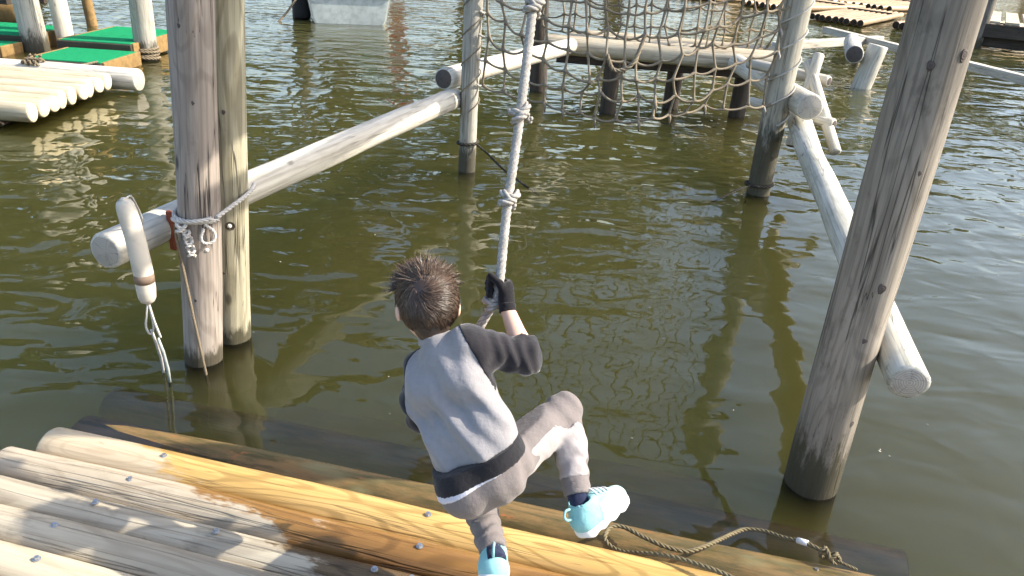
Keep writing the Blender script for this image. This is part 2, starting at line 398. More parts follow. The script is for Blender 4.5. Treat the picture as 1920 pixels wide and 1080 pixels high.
def tube_geo(path, rad, seg=6, verts=None, faces=None, caps=True):
    verts = [] if verts is None else verts; faces = [] if faces is None else faces
    base = len(verts); n = len(path)
    for i, (p, x, y, T) in enumerate(frames(path)):
        r_ = rad(i / (n - 1)) if callable(rad) else (rad[i] if isinstance(rad, list) else rad)
        for k in range(seg):
            a = 2 * math.pi * k / seg; verts.append(p + x * (math.cos(a) * r_) + y * (math.sin(a) * r_))
    for i in range(n - 1):
        for k in range(seg):
            faces.append((base + i * seg + k, base + i * seg + (k + 1) % seg, base + (i + 1) * seg + (k + 1) % seg, base + (i + 1) * seg + k))
    if caps:
        faces.append(tuple(base + k for k in reversed(range(seg)))); faces.append(tuple(base + (n - 1) * seg + k for k in range(seg)))
    return verts, faces

def tube(name, path, rad, mat, parent=None, seg=6, step=None):
    if step: path = resample(path, step)
    v, f = tube_geo([V(p) for p in path], rad, seg)
    return link(name, mesh_py(v, f), M[mat], parent)

def twist(path, r, pitch, strands=3, seg=6, verts=None, faces=None, phase=0.0):
    """laid rope: strands wound round the path"""
    verts = [] if verts is None else verts; faces = [] if faces is None else faces
    path = resample(path, pitch / 9.0); fr = frames(path)
    s = 0.0; arc = [0.0]
    for i in range(1, len(path)): s += (path[i] - path[i - 1]).length; arc.append(s)
    rs = r * 0.52
    for k in range(strands):
        sp = []
        for (p, x, y, T), l in zip(fr, arc):
            a = phase + 2 * math.pi * (l / pitch + k / strands)
            sp.append(p + x * (math.cos(a) * (r - rs)) + y * (math.sin(a) * (r - rs)))
        tube_geo(sp, rs, seg, verts, faces)
    return verts, faces

def rope(name, path, r, mat, parent=None, pitch=None, strands=3, seg=6):
    v, f = twist([V(p) for p in path], r, pitch or r * 6.5, strands, seg)
    return link(name, mesh_py(v, f), M[mat], parent)

def knot_path(c, ax, R_, turns=2.2, h=0.02, n=36):
    x, y, d = ortho(ax); pts = []
    for i in range(n + 1):
        t = i / n; a = turns * 2 * math.pi * t; q = R_ * (1 + 0.22 * math.sin(3 * a * 0.5 + 1))
        pts.append(V(c) + x * (math.cos(a) * q) + y * (math.sin(a) * q) + d * (h * (2 * t - 1) + 0.25 * h * math.sin(a * 1.5)))
    return pts

def box_mesh(sx, sy, sz, bev=0.006, seg=1):
    bm = bmesh.new(); bmesh.ops.create_cube(bm, size=1.0)
    for v_ in bm.verts: v_.co = V((v_.co.x * sx, v_.co.y * sy, v_.co.z * sz))
    if bev: bmesh.ops.bevel(bm, geom=list(bm.edges), offset=bev, segments=seg, affect='EDGES')
    return bm_mesh(bm)

def bar(name, p0, p1, wdt, hgt, mat, parent=None, bev=0.006):
    """squared timber from p0 to p1 (centre line); its local z runs along the timber"""
    p0, p1 = V(p0), V(p1); d = (p1 - p0); L = d.length; d.normalize()
    sx = d.cross(V((0, 0, 1)))
    sx = sx.normalized() if sx.length > 1e-4 else V((1, 0, 0)); sy = d.cross(sx).normalized()
    o = link(name, box_mesh(wdt, hgt, L, bev), M[mat], None, smooth=False)
    mm = Matrix((sx, sy, d)).transposed().to_4x4(); mm.translation = (p0 + p1) / 2; o.matrix_basis = mm
    if parent is not None: o.parent = parent; o.matrix_parent_inverse = pm(parent).inverted()
    return o

def bolt_mesh():
    bm = bmesh.new()
    bmesh.ops.create_cone(bm, cap_ends=True, segments=14, radius1=0.0095, radius2=0.0095, depth=0.002, matrix=Matrix.Translation((0, 0, 0.001)))
    bmesh.ops.create_cone(bm, cap_ends=True, segments=6, radius1=0.0068, radius2=0.0064, depth=0.006, matrix=Matrix.Translation((0, 0, 0.005)))
    return bm_mesh(bm)

# ------------------------------------------------------------------ far bank (seen mirrored in the water)
bv, bf = [], []
NX = 61
for i in range(NX):
    x = -90 + 180 * i / (NX - 1); yb = 27 + 0.28 * max(0, x + 14) + 1.2 * math.sin(x * 0.31) + 0.012 * x * x * (x > 0)
    if x < -14: yb = 27 - 0.12 * (-14 - x)
    for d, z in ((0, -0.5), (0.5, 0.35), (3, 0.9), (14, 1.3), (80, 2.0)):
        bv.append((x, yb + d, z + 0.1 * math.sin(x * 1.3 + d)))
for i in range(NX - 1):
    for k in range(4): bf.append((i * 5 + k, (i + 1) * 5 + k, (i + 1) * 5 + k + 1, i * 5 + k + 1))
tag(link('far_bank', mesh_py(bv, bf), M['soil']), kind='structure')

def tree(x, y, h, spread, leaf, label, dens=1.0, seed=0):
    rnd = random.Random(seed)
    t = empty('bank_tree', (x, y, 0.5), label, 'tree', 'trees on the far bank')
    tv, tf = [], []
    base = V((x, y, 0.3))
    trunk = [base, base + V((0.1, 0, h * 0.3)), base + V((rnd.uniform(-.4, .4), 0.2, h * 0.62)), base + V((rnd.uniform(-.6, .6), 0, h * 0.95))]
    tp = resample(trunk, 0.5); tube_geo(tp, lambda q: 0.035 * h * (1 - 0.85 * q), 8, tv, tf)
    tips = []
    for k in range(18):
        q = rnd.uniform(0.25, 0.95); p = tp[int(q * (len(tp) - 1))]
        a = rnd.uniform(0, 6.28); l = spread * (1.1 - 0.6 * q) * rnd.uniform(0.6, 1.1)
        e = p + V((math.cos(a) * l, math.sin(a) * l, l * rnd.uniform(0.15, 0.7)))
        lp = resample([p, (p + e) / 2 + V((0, 0, -0.1 * l)), e], 0.5)
        tube_geo(lp, lambda u: 0.009 * h * (1 - 0.8 * u), 5, tv, tf)
        tips += lp[1:]
    link('trunk', mesh_py(tv, tf), M['bark'], t)
    cv, cf = [], []
    for _ in range(int(3000 * dens)):
        c = rnd.choice(tips) + V((rnd.gauss(0, .55), rnd.gauss(0, .55), rnd.gauss(0.1, .5)))
        s = rnd.uniform(0.3, 0.7); u = V((rnd.gauss(0, 1), rnd.gauss(0, 1), rnd.gauss(0, .6))).normalized(); w_ = u.orthogonal().normalized()
        b = len(cv); cv += [c - u * s, c + w_ * s * .5, c + u * s, c - w_ * s * .5]; cf.append((b, b + 1, b + 2, b + 3))
    link('crown', mesh_py(cv, cf), M[leaf], t, smooth=False)
TREES = [(-30, 27, 14, 5, 'leaf_a'), (-23, 29, 16, 5.5, 'leaf_a'), (-17.5, 28, 14, 5, 'leaf_b'), (-12.5, 29.5, 17, 6, 'leaf_a'), (-7.5, 30.5, 15, 5, 'leaf_b'),
         (-2.5, 33, 16, 5.5, 'leaf_a'), (3.5, 35, 14, 5, 'leaf_a'), (9.5, 38, 11, 4.5, 'leaf_b'), (17, 44, 9.5, 4, 'leaf_a'), (27, 52, 10, 4.5, 'leaf_a'), (39, 66, 11, 5, 'leaf_b')]
WHERE = ['at the far left end', 'second from the left end', 'third from the left end', 'behind the left half of the water', 'straight behind the white boat', 'between the boat and the climbing net',
         'behind the net frame', 'behind the right net post', 'behind the bamboo rafts', 'beyond the right dock', 'at the far right end']
for i, (x, y, h, s_, lf) in enumerate(TREES):
    kind_ = 'dark evergreen tree' if lf == 'leaf_a' else 'brown leaved winter tree'
    tree(x, y, h, s_, lf, f'{kind_} on the far bank, {WHERE[i]}', 1.0 if lf == 'leaf_a' else 0.6, i)

# ------------------------------------------------------------------ raft in the foreground
U = V((0.978, -0.21, 0)); N = V((0.21, 0.978, 0))
def rp(s, n, z): return U * s + N * n + V((0, 0, z))
raft = empty('log_raft', (0, 1.4, 0), 'raft of thick peeled logs in the foreground, golden wet outer log, front logs sunk', 'raft')
BOLT = bolt_mesh(); BOLT.materials.append(M['steel'])
raft_logs = []
RL = [('L1', 1.598, 0.080, -1.79, 0.95, .068, 'raft_gold'), ('L2', 1.474, 0.090, -1.85, 0.95, .060, 'raft_brown'), ('L3', 1.360, 0.097, -2.0, 0.95, .057, 'raft_grey'), ('L4', 1.249, 0.103, -2.0, 0.95, .057, 'raft_grey'),
      ('L5', 1.136, 0.108, -2.0, 0.95, .057, 'raft_pale'), ('L6', 1.022, 0.112, -2.0, 0.95, .057, 'raft_pale'), ('L7', 0.908, 0.115, -2.0, 0.95, .057, 'raft_pale'), ('L8', 0.794, 0.117, -2.0, 0.95, .057, 'raft_pale'), ('L9', 0.68, 0.118, -2.0, 0.95, .057, 'raft_pale')]
for nm, n, z, s0, s1, r_, mt in RL:
    raft_logs.append(log('log', rp(s0, n, z), rp(s1, n, z), r_ * 1.02, r_ * 0.98, mt, 'end_cream', raft, seg=28, wob=0.03, bev=0.013, step=0.06, bend=random.uniform(-.006, .006)))
s1l = log('log', rp(-1.92, 1.845, -0.078), rp(0.84, 1.825, -0.024), .078, .08, 'sunken', 'end_dark', raft, seg=28, wob=0.03, step=0.06)
s2l = log('log', rp(-1.98, 2.075, -0.108), rp(0.86, 2.045, -0.092), .08, .08, 'sunken', 'end_dark', raft, seg=24, wob=0.03)
s3l = log('log', rp(-1.4, 2.30, -0.20), rp(0.3, 2.28, -0.15), .08, .08, 'sunken', 'end_dark', raft, seg=24, wob=0.03)
for k, s in enumerate((-1.2, 0.2)):
    log('cross_log', rp(s, 0.62, -0.03), rp(s, 2.35, -0.33), .06, .06, 'log_dark', 'end_dark', raft, seg=14)
def add_bolt(parent, p, nrm):
    o = bpy.data.objects.new('bolt', BOLT); COL.objects.link(o)
    x, y, d = ortho(nrm); mm = Matrix((x, y, d)).transposed().to_4x4(); mm.translation = V(p); o.matrix_basis = mm
    o.parent = parent; o.matrix_parent_inverse = pm(parent).inverted()
for li, s in ((0, -1.38), (0, -0.54), (0, 0.30), (1, -1.40), (1, -0.52), (2, -0.50), (2, -0.60), (2, -1.42), (2, -1.05), (3, -1.45), (4, -1.40), (5, -1.1)):
    nm, n, z, s0, s1, r_, mt = RL[li]
    add_bolt(raft_logs[li], rp(s, n + 0.004, z + r_ * 0.985), V((0, 0.05, 1)))
add_bolt(s1l, rp(0.55, 1.83, 0.045), V((0, 0.1, 1))); add_bolt(s1l, rp(-1.45, 1.84, -0.002), V((0, 0.1, 1)))
# olive rope lying over the outer logs
rl = empty('mooring_rope', (0.65, 1.75, 0.05), 'olive rope lying in a curve across the sunken log, knotted end with white tape', 'rope')
RP = [(0.70, 1.44, 0.168), (0.60, 1.50, 0.178), (0.47, 1.575, 0.155), (0.36, 1.655, 0.085), (0.318, 1.705, 0.075), (0.335, 1.76, 0.073), (0.375, 1.77, 0.072), (0.432, 1.735, 0.070), (0.49, 1.70, 0.072), (0.55, 1.69, 0.07), (0.61, 1.72, 0.066), (0.666, 1.768, 0.05), (0.72, 1.82, 0.03), (0.769, 1.852, 0.022), (0.82, 1.84, 0.03), (0.865, 1.795, 0.05), (0.91, 1.752, 0.074), (0.945, 1.722, 0.078)]
rope('line', RP, 0.0072, 'rope_olive', rl)
rope('knot', knot_path((0.965, 1.706, 0.075), (0.5, -0.4, 0), 0.012, 3.2, 0.026, 50), 0.0065, 'rope_olive', rl)
rope('tail', [(0.975, 1.70, 0.07), (1.0, 1.687, 0.066), (1.035, 1.672, 0.060)], 0.005, 'rope_olive', rl)
tube('tape', [(0.893, 1.769, 0.067), (0.904, 1.758, 0.072), (0.915, 1.748, 0.076)], 0.0095, 'tape_white', rl, 10)

# ------------------------------------------------------------------ swing frame posts
p_l1 = log('frame_post', (-1.245, 2.664, -0.25 + 0), (-1.013, 2.664, 2.75), .072, .081, 'post_purple', parent=None, seg=32, wob=0.028, step=0.05)
tag(p_l1, 'thick purplish grey log post with rope tied round it, left foreground', 'post', 'swing frame posts')
p_l2 = log('frame_post', (-1.186, 2.853, -0.25), (-1.000, 2.853, 2.75), .070, .072, 'post_green', seg=32, wob=0.025, step=0.05)
tag(p_l2, 'greenish log post with a bolt hole, right behind the purplish left post', 'post', 'swing frame posts')
p_r = log('frame_post', (1.065, 2.13, -0.4), (1.065, 2.13, 2.75), .088, .087, 'post_grey', seg=36, wob=0.022, step=0.05)
tag(p_r, 'thick knotty grey log post standing in water at right foreground', 'post', 'swing frame posts')
p_fl = log('frame_post', (-0.398, 5.55, -0.4), (-0.388, 5.55, 2.6), .063, .066, 'post_pale', seg=24)
tag(p_fl, 'slim pale post at the left edge of the climbing net', 'post', 'net frame posts')
p_fr = log('frame_post', (1.757, 5.483, -0.4), (1.785, 5.483, 2.6), .083, .095, 'post_tide', seg=28)
tag(p_fr, 'pale post wound with white cord at the right edge of the net', 'post', 'net frame posts')
def recess(post, p, nrm, name='bolt_hole'):
    """countersunk hole rim with a pale nut in it"""
    x, y, d = ortho(nrm); p = V(p)
    tv, tf = tube_geo([p + x * (0.016 * math.cos(a)) + y * (0.016 * math.sin(a)) for a in [2 * math.pi * k / 20 for k in range(21)]], 0.0026, 5, caps=False)
    bm_ = mesh_py(tv, tf); link(name, bm_, M['log_dark'], post)
    dv = [p + x * (0.0155 * math.cos(a)) + y * (0.0155 * math.sin(a)) + d * 0.0012 for a in [2 * math.pi * k / 20 for k in range(20)]]
    link('hole_floor', mesh_py(dv, [tuple(range(20))]), M['log_dark'], post, smooth=False)
    bn = bmesh.new(); bmesh.ops.create_uvsphere(bn, u_segments=12, v_segments=8, radius=0.009)
    o = link('nut', bm_mesh(bn), M['boat_white'], post)
    o.matrix_basis = Matrix.Translation(p + d * 0.001 - x * 0.003)
def surf_pt(base, top, r_, z, ang):
    """point on a round post at height z; ang 0 faces the camera (-y), positive to the right"""
    b, t = V(base), V(top); q = (z - b.z) / (t.z - b.z); c = b.lerp(t, q); d = V((math.sin(ang), -math.cos(ang), 0)); return c + d * r_, d
def knot(post, pt_d, r_):
    p_, d_ = pt_d; bn = bmesh.new(); bmesh.ops.create_uvsphere(bn, u_segments=14, v_segments=9, radius=1.0)
    for v_ in bn.verts:
        q = 1 + 0.12 * math.sin(3 * math.atan2(v_.co.y, v_.co.x) + 1); v_.co = V((v_.co.x * r_ * q, v_.co.y * r_ * 1.35 * q, v_.co.z * r_ * 0.14))
    o = link('knot', bm_mesh(bn), M['end_dark'], post); x, y, d = ortho(d_)
    mm = Matrix((x, y, d)).transposed().to_4x4(); mm.translation = p_; o.matrix_basis = mm
RB_, RT_ = (1.065, 2.13, -0.4), (1.065, 2.13, 2.75)
for z_, an, r_ in ((0.775, 2, .013), (0.60, -2, .009), (1.43, 30, .013), (1.40, -24, .010), (1.12, 10, .006), (0.30, 22, .012)): knot(p_r, surf_pt(RB_, RT_, 0.0865, z_, R(an)), r_)
for z_, an, r_ in ((1.30, -10, .006), (1.05, 18, .006), (0.30, 5, .005)): knot(p_l1, surf_pt((-1.245, 2.664, -0.25), (-1.013, 2.664, 2.75), 0.0755, z_, R(an)), r_)
for z_, an, r_ in ((0.98, 12, .007), (0.33, -5, .006)): knot(p_l2, surf_pt((-1.186, 2.853, -0.25), (-1.0, 2.853, 2.75), 0.0708, z_, R(an)), r_)
pt, d_ = surf_pt((-1.245, 2.664, -0.25), (-1.013, 2.664, 2.75), 0.0745, 0.505, R(42)); recess(p_l1, pt, d_)
pt, d_ = surf_pt((-1.186, 2.853, -0.25), (-1.0, 2.853, 2.75), 0.0712, 0.535, R(20)); recess(p_l2, pt, d_)

# horizontal logs of the frame
tag(log('rail_log', (-1.452, 2.49, .52), (-0.515, 5.62, .52), .069, .076, 'log_white', seg=28, wob=0.035, bend=0.012), 'long sun bleached rail log running from the left posts to the net', 'log', 'horizontal frame logs')
tag(log('rail_log', (1.172, 1.94, .53), (2.02, 5.70, .50), .058, .083, 'log_mottled', 'end_pale', seg=28, wob=0.035, bend=-0.012), 'mottled white rail log passing behind the right foreground post', 'log', 'horizontal frame logs')
tag(log('rail_log', (-0.585, 5.55, .66), (0.43, 7.95, .64), .078, .075, 'log_white', 'end_dark', seg=24), 'white log with its shaded sawn end coloured dark, crossing behind the slim net post', 'log', 'horizontal frame logs')  # the cap faces away from the sun; its shade is in the end colour
tag(log('rail_log', (1.895, 5.20, .70), (2.03, 8.2, .60), .088, .08, 'log_white', seg=24), 'stout short log with pale sawn end beside the cord wound post', 'log', 'horizontal frame logs')
# top beams, above the picture, mirrored in the water and throwing shade
TOPB = [((-1.35, 2.76, 2.42), (1.45, 2.20, 2.42), .075, 'thick beam carrying the swing rope, above the picture'), ((-1.13, 2.5, 2.56), (-0.30, 5.75, 2.50), .06, 'upper beam above the left rail log, out of the picture'),
        ((1.17, 1.9, 2.56), (1.93, 5.8, 2.50), .06, 'upper beam above the right rail log, out of the picture'), ((-0.62, 5.47, 2.32), (2.05, 5.39, 2.32), .06, 'top beam that carries the climbing net, out of the picture')]
for a, b, r_, lb in TOPB: tag(log('top_beam', a, b, r_, None, 'post_grey', seg=18), lb, 'beam', 'top beams of the frame')

ud = empty('shade_deck', (0.6, 2.9, 2.62), 'unseen plank deck added above the swing frame to shade the left posts', 'deck')  # unseen deck, added only to throw shade on the left twin posts
for k in range(8): bar('plank', (0.12 + 0.015 * (k % 2), 2.55 + 0.125 * k, 2.66), (1.25, 2.45 + 0.125 * k, 2.66), 0.115, 0.035, 'log_tan', ud)
for xx in (0.25, 1.1): bar('joist', (xx, 2.42, 2.61), (xx, 3.5, 2.61), 0.07, 0.06, 'log_dark', ud)
# rust-red board beside the left post
rb = bar('packing_board', (-1.322, 2.735, 0.44), (-1.322, 2.735, 0.60), 0.030, 0.02, 'rust'); rb.rotation_euler.rotate_axis('Z', R(-18))
tag(rb, 'small rust red board wedged between rail log and left post', 'board')

# rope tied round the left post
lr = empty('tied_rope', (-1.19, 2.6, 0.62), 'white rope tied round the purplish left post with knots and hanging tail', 'rope')
def wrap(cx_, cy_, rr, z0, dz, a0, a1, n=26):
    return [(cx_ + rr * math.sin(a0 + (a1 - a0) * k / n), cy_ - rr * math.cos(a0 + (a1 - a0) * k / n), z0 + dz * k / n) for k in range(n + 1)]
cxl = -1.245 + 0.232 * (0.62 + 0.25) / 3.0
rope('wrap', wrap(cxl, 2.664, 0.084, 0.635, -0.02, R(-150), R(75)), 0.0085, 'rope_white', lr)
rope('wrap', wrap(cxl, 2.664, 0.085, 0.612, 0.01, R(-110), R(60)), 0.0085, 'rope_white', lr)
rope('wrap', wrap(cxl, 2.664, 0.094, 0.620, 0.012, R(-50), R(50)) , 0.0085, 'rope_white', lr)
rope('line', [(cxl + 0.078, 2.63, 0.625), (-1.075, 2.72, 0.640), (-1.055, 2.79, 0.652), (-1.045, 2.86, 0.662), (-1.06, 2.94, 0.66)], 0.0095, 'rope_white', lr)
rope('loop', [(cxl + 0.05, 2.59, 0.612), (cxl + 0.075, 2.60, 0.585), (cxl + 0.077, 2.60, 0.555), (cxl + 0.06, 2.588, 0.540), (cxl + 0.042, 2.575, 0.548), (cxl + 0.04, 2.57, 0.57), (cxl + 0.05, 2.577, 0.60)], 0.006, 'rope_white', lr)
rope('knot', knot_path((cxl - 0.03, 2.572, 0.600), (0.2, -0.2, 1), 0.013, 2.4, 0.02, 40), 0.0075, 'rope_white', lr)
for k in range(3):
    rope('knot', knot_path((cxl - 0.012 + 0.004 * k, 2.572, 0.572 - 0.034 * k), (0.1 * (k - 1), -0.1, 1), 0.0095, 2.6, 0.016, 40), 0.0062, 'rope_white', lr)
rope('tail', [(cxl - 0.055, 2.585, 0.61), (cxl - 0.055, 2.578, 0.56), (cxl - 0.035, 2.565, 0.40), (cxl - 0.01, 2.545, 0.20), (cxl + 0.012, 2.545, -0.05)], 0.0058, 'rope_tan', lr)

# ------------------------------------------------------------------ hanging float
fl = empty('mooring_float', (-1.28, 2.40, 0.3), 'off white sausage float with brown band leaning on the rail log end', 'float')
A_, B_ = V((-1.311, 2.40, 0.765)), V((-1.280, 2.40, 0.372)); ax_ = (B_ - A_)
prof = [(0, .004), (.012, .012), (.02, .010), (.03, .022), (.06, .0285), (.12, .0315), (.35, .0325), (.65, .033), (.85, .0325), (.93, .030), (.97, .023), (.99, .012), (1.0, .003)]
fp = [A_ + ax_ * t + V((0.012 * math.sin(3.1 * t), 0, 0)) for t, _ in prof]
fo = tube('shell', fp, [r_ for _, r_ in prof], 'float', fl, 20)
tube('band', [A_ + ax_ * t + V((0.012 * math.sin(3.1 * t), 0, 0)) for t in (.70, .74, .78)], 0.0335, 'tape_brown', fl, 20)
rope('loop', [B_ + V(q) for q in ((0.0, 0, 0.01), (-0.006, -0.01, -0.04), (-0.014, -0.012, -0.085), (-0.004, -0.01, -0.115), (0.012, -0.01, -0.09), (0.012, -0.01, -0.05), (0.004, 0, -0.01))], 0.0042, 'rope_white', fl)
rope('loop', [B_ + V(q) for q in ((0.003, 0, 0.0), (0.016, -0.01, -0.05), (0.026, -0.01, -0.10), (0.030, -0.005, -0.13))], 0.0048, 'rope_white', fl)
rope('line', [B_ + V((0.002, -0.008, -0.10)), B_ + V((-0.002, 0.02, -0.18)), V((-1.315, 2.50, 0.08)), V((-1.345, 2.56, -0.05))], 0.0055, 'rope_white', fl)
tube('bottle_weight', [V((-1.262, 2.40, 0.235)), V((-1.268, 2.43, 0.16)), V((-1.28, 2.47, 0.06)), V((-1.285, 2.48, -0.02))], [0.004, 0.007, 0.0065, 0.006], 'boat_stern', fl, 10)
rope('lanyard', [A_ + V((0.004, 0, -0.012)), A_ + V((0.0, 0.06, -0.02)), V((-1.36, 2.60, 0.60)), V((-1.415, 2.62, 0.595))], 0.004, 'rope_white', fl)

# ------------------------------------------------------------------ swing rope
sw = empty('swing_rope', (-0.03, 1.67, 0.87), 'thick white knotted swing rope the boy hangs from', 'rope')
SR = [(0.035, 2.405, 2.40), (0.015, 2.107, 1.78), (0.0035, 1.959, 1.469), (-0.011, 1.839, 1.219), (-0.025, 1.755, 1.044), (-0.032, 1.671, 0.869), (-0.045, 1.668, 0.823), (-0.074, 1.653, 0.7625), (-0.10, 1.636, 0.693), (-0.104, 1.631, 0.606), (-0.10, 1.627, 0.50)]
rope('line', SR, 0.0122, 'rope_swing', sw, pitch=0.062, strands=4, seg=7)
for k, (c, sgn) in enumerate((((0.004, 1.966, 1.484), 1), ((-0.009, 1.852, 1.246), -1), ((-0.024, 1.764, 1.062), 1), ((-0.044, 1.666, 0.828), -1))):
    rope('knot', knot_path(c, (0.25 * sgn, 0.1, 1), 0.0150 if k != 1 else 0.018, 2.1, 0.017, 40), 0.0098, 'rope_swing', sw, pitch=0.07)
rope('lashing', knot_path((0.035, 2.42, 2.42), (0.98, -0.2, 0), 0.09, 3, 0.04, 60), 0.0165, 'rope_white', sw)

# ------------------------------------------------------------------ climbing nets
def net(name, label, fn, cols, rows, r_, mat, seed, parent_loc):
    rnd = random.Random(seed)
    t = empty(name, parent_loc, label, 'net', 'rope climbing nets')
    P = [[fn(i / cols, j / rows) + V((rnd.gauss(0, .018), rnd.gauss(0, .03), rnd.gauss(0, .018))) for j in range(rows + 1)] for i in range(cols + 1)]
    def strand(pts, sag, nm):
        path, rad = [], []
        for a, b in zip(pts[:-1], pts[1:]):
            L = (b - a).length; sg = sag * rnd.uniform(0.5, 1.3)
            for k in range(6):
                q = k / 6; p = a.lerp(b, q); p.z -= sg * L * 4 * q * (1 - q); p.y -= 0.3 * sg * L * 4 * q * (1 - q)
                path.append(p); rad.append(r_ * (1.75 if k == 0 else (1.15 if k in (1, 5) else 1.0)))
        path.append(pts[-1]); rad.append(r_ * 1.7)
        v, f = tube_geo(path, rad, 6)
        link(nm, mesh_py(v, f), M[mat], t)
    for i in range(cols + 1): strand(P[i], 0.02, 'net_rope')
    for j in range(rows + 1): strand([P[i][j] for i in range(cols + 1)], 0.13, 'net_rope')
    return t, P
def front(u, v):   # v 0 bottom .. 1 top
    s = math.sin(math.pi * u); asym = math.sin(math.pi * u ** 0.8)
    x = -0.31 + 1.97 * u; zb = 0.655 - 0.115 * asym + 0.035 * u
    z = zb + (2.30 - zb) * (v ** 0.96)
    z -= 0.20 * s * math.sin(math.pi * v) * (1 - 0.5 * v)
    y = 5.50 - 0.08 * u - 0.30 * s * (1 - v) ** 1.2 - 0.05 * s
    x += 0.05 * (1 - v) * math.sin(2 * math.pi * u)
    return V((x, y, z))
netf, PF = net('climbing_net', 'pale rope climbing net sagging between the two pale net posts, front layer', front, 15, 11, 0.0078, 'rope_grey', 3, (0.7, 5.4, 0.6))
def rear(u, v):
    s = math.sin(math.pi * u)
    x = 0.16 + 2.32 * u; y = 8.55 - 0.35 * u - 0.55 * (1 - v) * s
    z = 0.73 + 1.55 * v - 0.1 * s * v
    return V((x, y, z))
netr, PR = net('climbing_net', 'darker rope net hanging to the log platform, behind the front net', rear, 16, 9, 0.0085, 'rope_tan', 5, (1.3, 8.3, 0.75))
# ties from net edges to the posts and the wound cords
for j in range(0, 10):
    a = PF[0][j]; q = V((-0.345, 5.49, a.z + 0.01)); rope('edge_tie', [a, (a + q) / 2 + V((0, 0, -0.01)), q], 0.008, 'rope_white', netf)
    a = PF[15][j]; q = V((1.70, 5.41, a.z + 0.02)); rope('edge_tie', [a, (a + q) / 2 + V((0, 0, -0.012)), q], 0.0085, 'rope_grey', netf)
    if j in (0, 2, 3):
        tube('frayed_end', [a + V((0.0, -0.01, 0)), a + V((0.012, -0.02, -0.03)), a + V((0.01, -0.025, -0.06))], [0.009, 0.010, 0.003], 'rope_swing', netf, 6)
for (i, j) in ((4, 0), (6, 0), (8, 0), (10, 0), (12, 0), (7, 3), (3, 0), (9, 1)):
    tube('frayed_end', [PF[i][j], PF[i][j] + V((0.006, -0.02, -0.025)), PF[i][j] + V((0.008, -0.022, -0.07))], [0.012, 0.012, 0.004], 'rope_grey', netf, 7)
rope('heavy_swag', [PF[6][3] + V((0, -.02, 0.03)), PF[6][3].lerp(PF[7][3], .5) + V((0, -.02, -.06)), PF[7][3] + V((0.05, -.02, -0.01)), PF[8][4] + V((0, -.02, 0))], 0.015, 'rope_grey', netf)
def wind(cx0, cx1, cy_, rr, z0, z1, turns, tilt, r_, mat, label):
    pts = []
    n = int(turns * 18)
    for k in range(n + 1):
        t = k / n; a = turns * 2 * math.pi * t; z = z0 + (z1 - z0) * t + tilt * math.sin(a)
        cc = cx0 + (cx1 - cx0) * t; pts.append(V((cc + rr * math.sin(a), cy_ - rr * math.cos(a), z)))
    o = rope('wound_cord', pts, r_, mat, None); return tag(o, label, 'cord', 'cords wound round the net posts')
wind(1.765, 1.783, 5.483, 0.096, 0.52, 2.2, 9, 0.035, 0.0065, 'rope_white', 'white cord wound up the right net post')
wind(-0.394, -0.388, 5.55, 0.0695, 0.45, 2.2, 9, 0.03, 0.0045, 'rope_grey', 'thin grey cord wound up the slim left net post')
dk = empty('waterline_rope', (-0.39, 5.5, 0.2), 'dark wet rope looped round the slim net post at the waterline', 'rope')
rope('loop', wrap(-0.397, 5.55, 0.073, 0.20, 0.03, R(-180), R(180), 30), 0.012, 'rope_dark', dk)
rope('line', [(-0.33, 5.51, 0.215), (-0.25, 5.46, 0.17), (-0.12, 5.38, 0.08), (0.05, 5.27, 0.0), (0.15, 5.2, -0.04)], 0.009, 'rope_dark', dk)
dk2 = empty('waterline_rope', (1.75, 5.4, 0.1), 'dark wet rope looped low round the cord wound post', 'rope')
rope('loop', wrap(1.759, 5.483, 0.096, 0.06, 0.03, R(-180), R(180), 30), 0.012, 'rope_dark', dk2)
rope('line', [(1.68, 5.42, 0.07), (1.58, 5.36, 0.055), (1.45, 5.30, 0.0), (1.36, 5.27, -0.04)], 0.009, 'rope_dark', dk2)

# ------------------------------------------------------------------ platform behind the net
pl = empty('log_platform', (1.3, 8.1, 0), 'low pale log platform on dark posts behind the climbing nets', 'platform')
for k in range(4):
    a = V((0.16, 8.00 + 0.205 * k, 0.635)); b = V((2.42, 7.66 + 0.205 * k, 0.635)); sh = V((0.1 * (k % 2) + 0.12 * k, 0, 0))
    log('log', a + sh, b + sh * 0.5, .095, .09, 'log_tan', 'end_cream', pl, seg=20, ell=0.8)
bar('girder', (0.3, 8.2, 0.49), (2.4, 7.95, 0.49), 0.12, 0.10, 'log_dark', pl)
for q in ((0.862, 7.98), (1.585, 8.45), (2.257, 8.25)): log('post', (q[0], q[1], -0.4), (q[0], q[1], 0.52), .085, .085, 'log_dark', 'end_dark', pl, seg=16)
tag(log('rear_post', (0.17, 8.92, -0.4), (0.0, 8.92, 2.4), .10, .095, 'log_dark', 'end_dark', seg=18), 'dark wet post behind the left side of the nets', 'post', 'net frame posts')
tag(log('rear_post', (2.66, 8.25, -0.4), (2.60, 8.25, 2.4), .09, .09, 'post_grey', 'end_dark', seg=18), 'grey post hidden behind the cord wound net post', 'post', 'net frame posts')
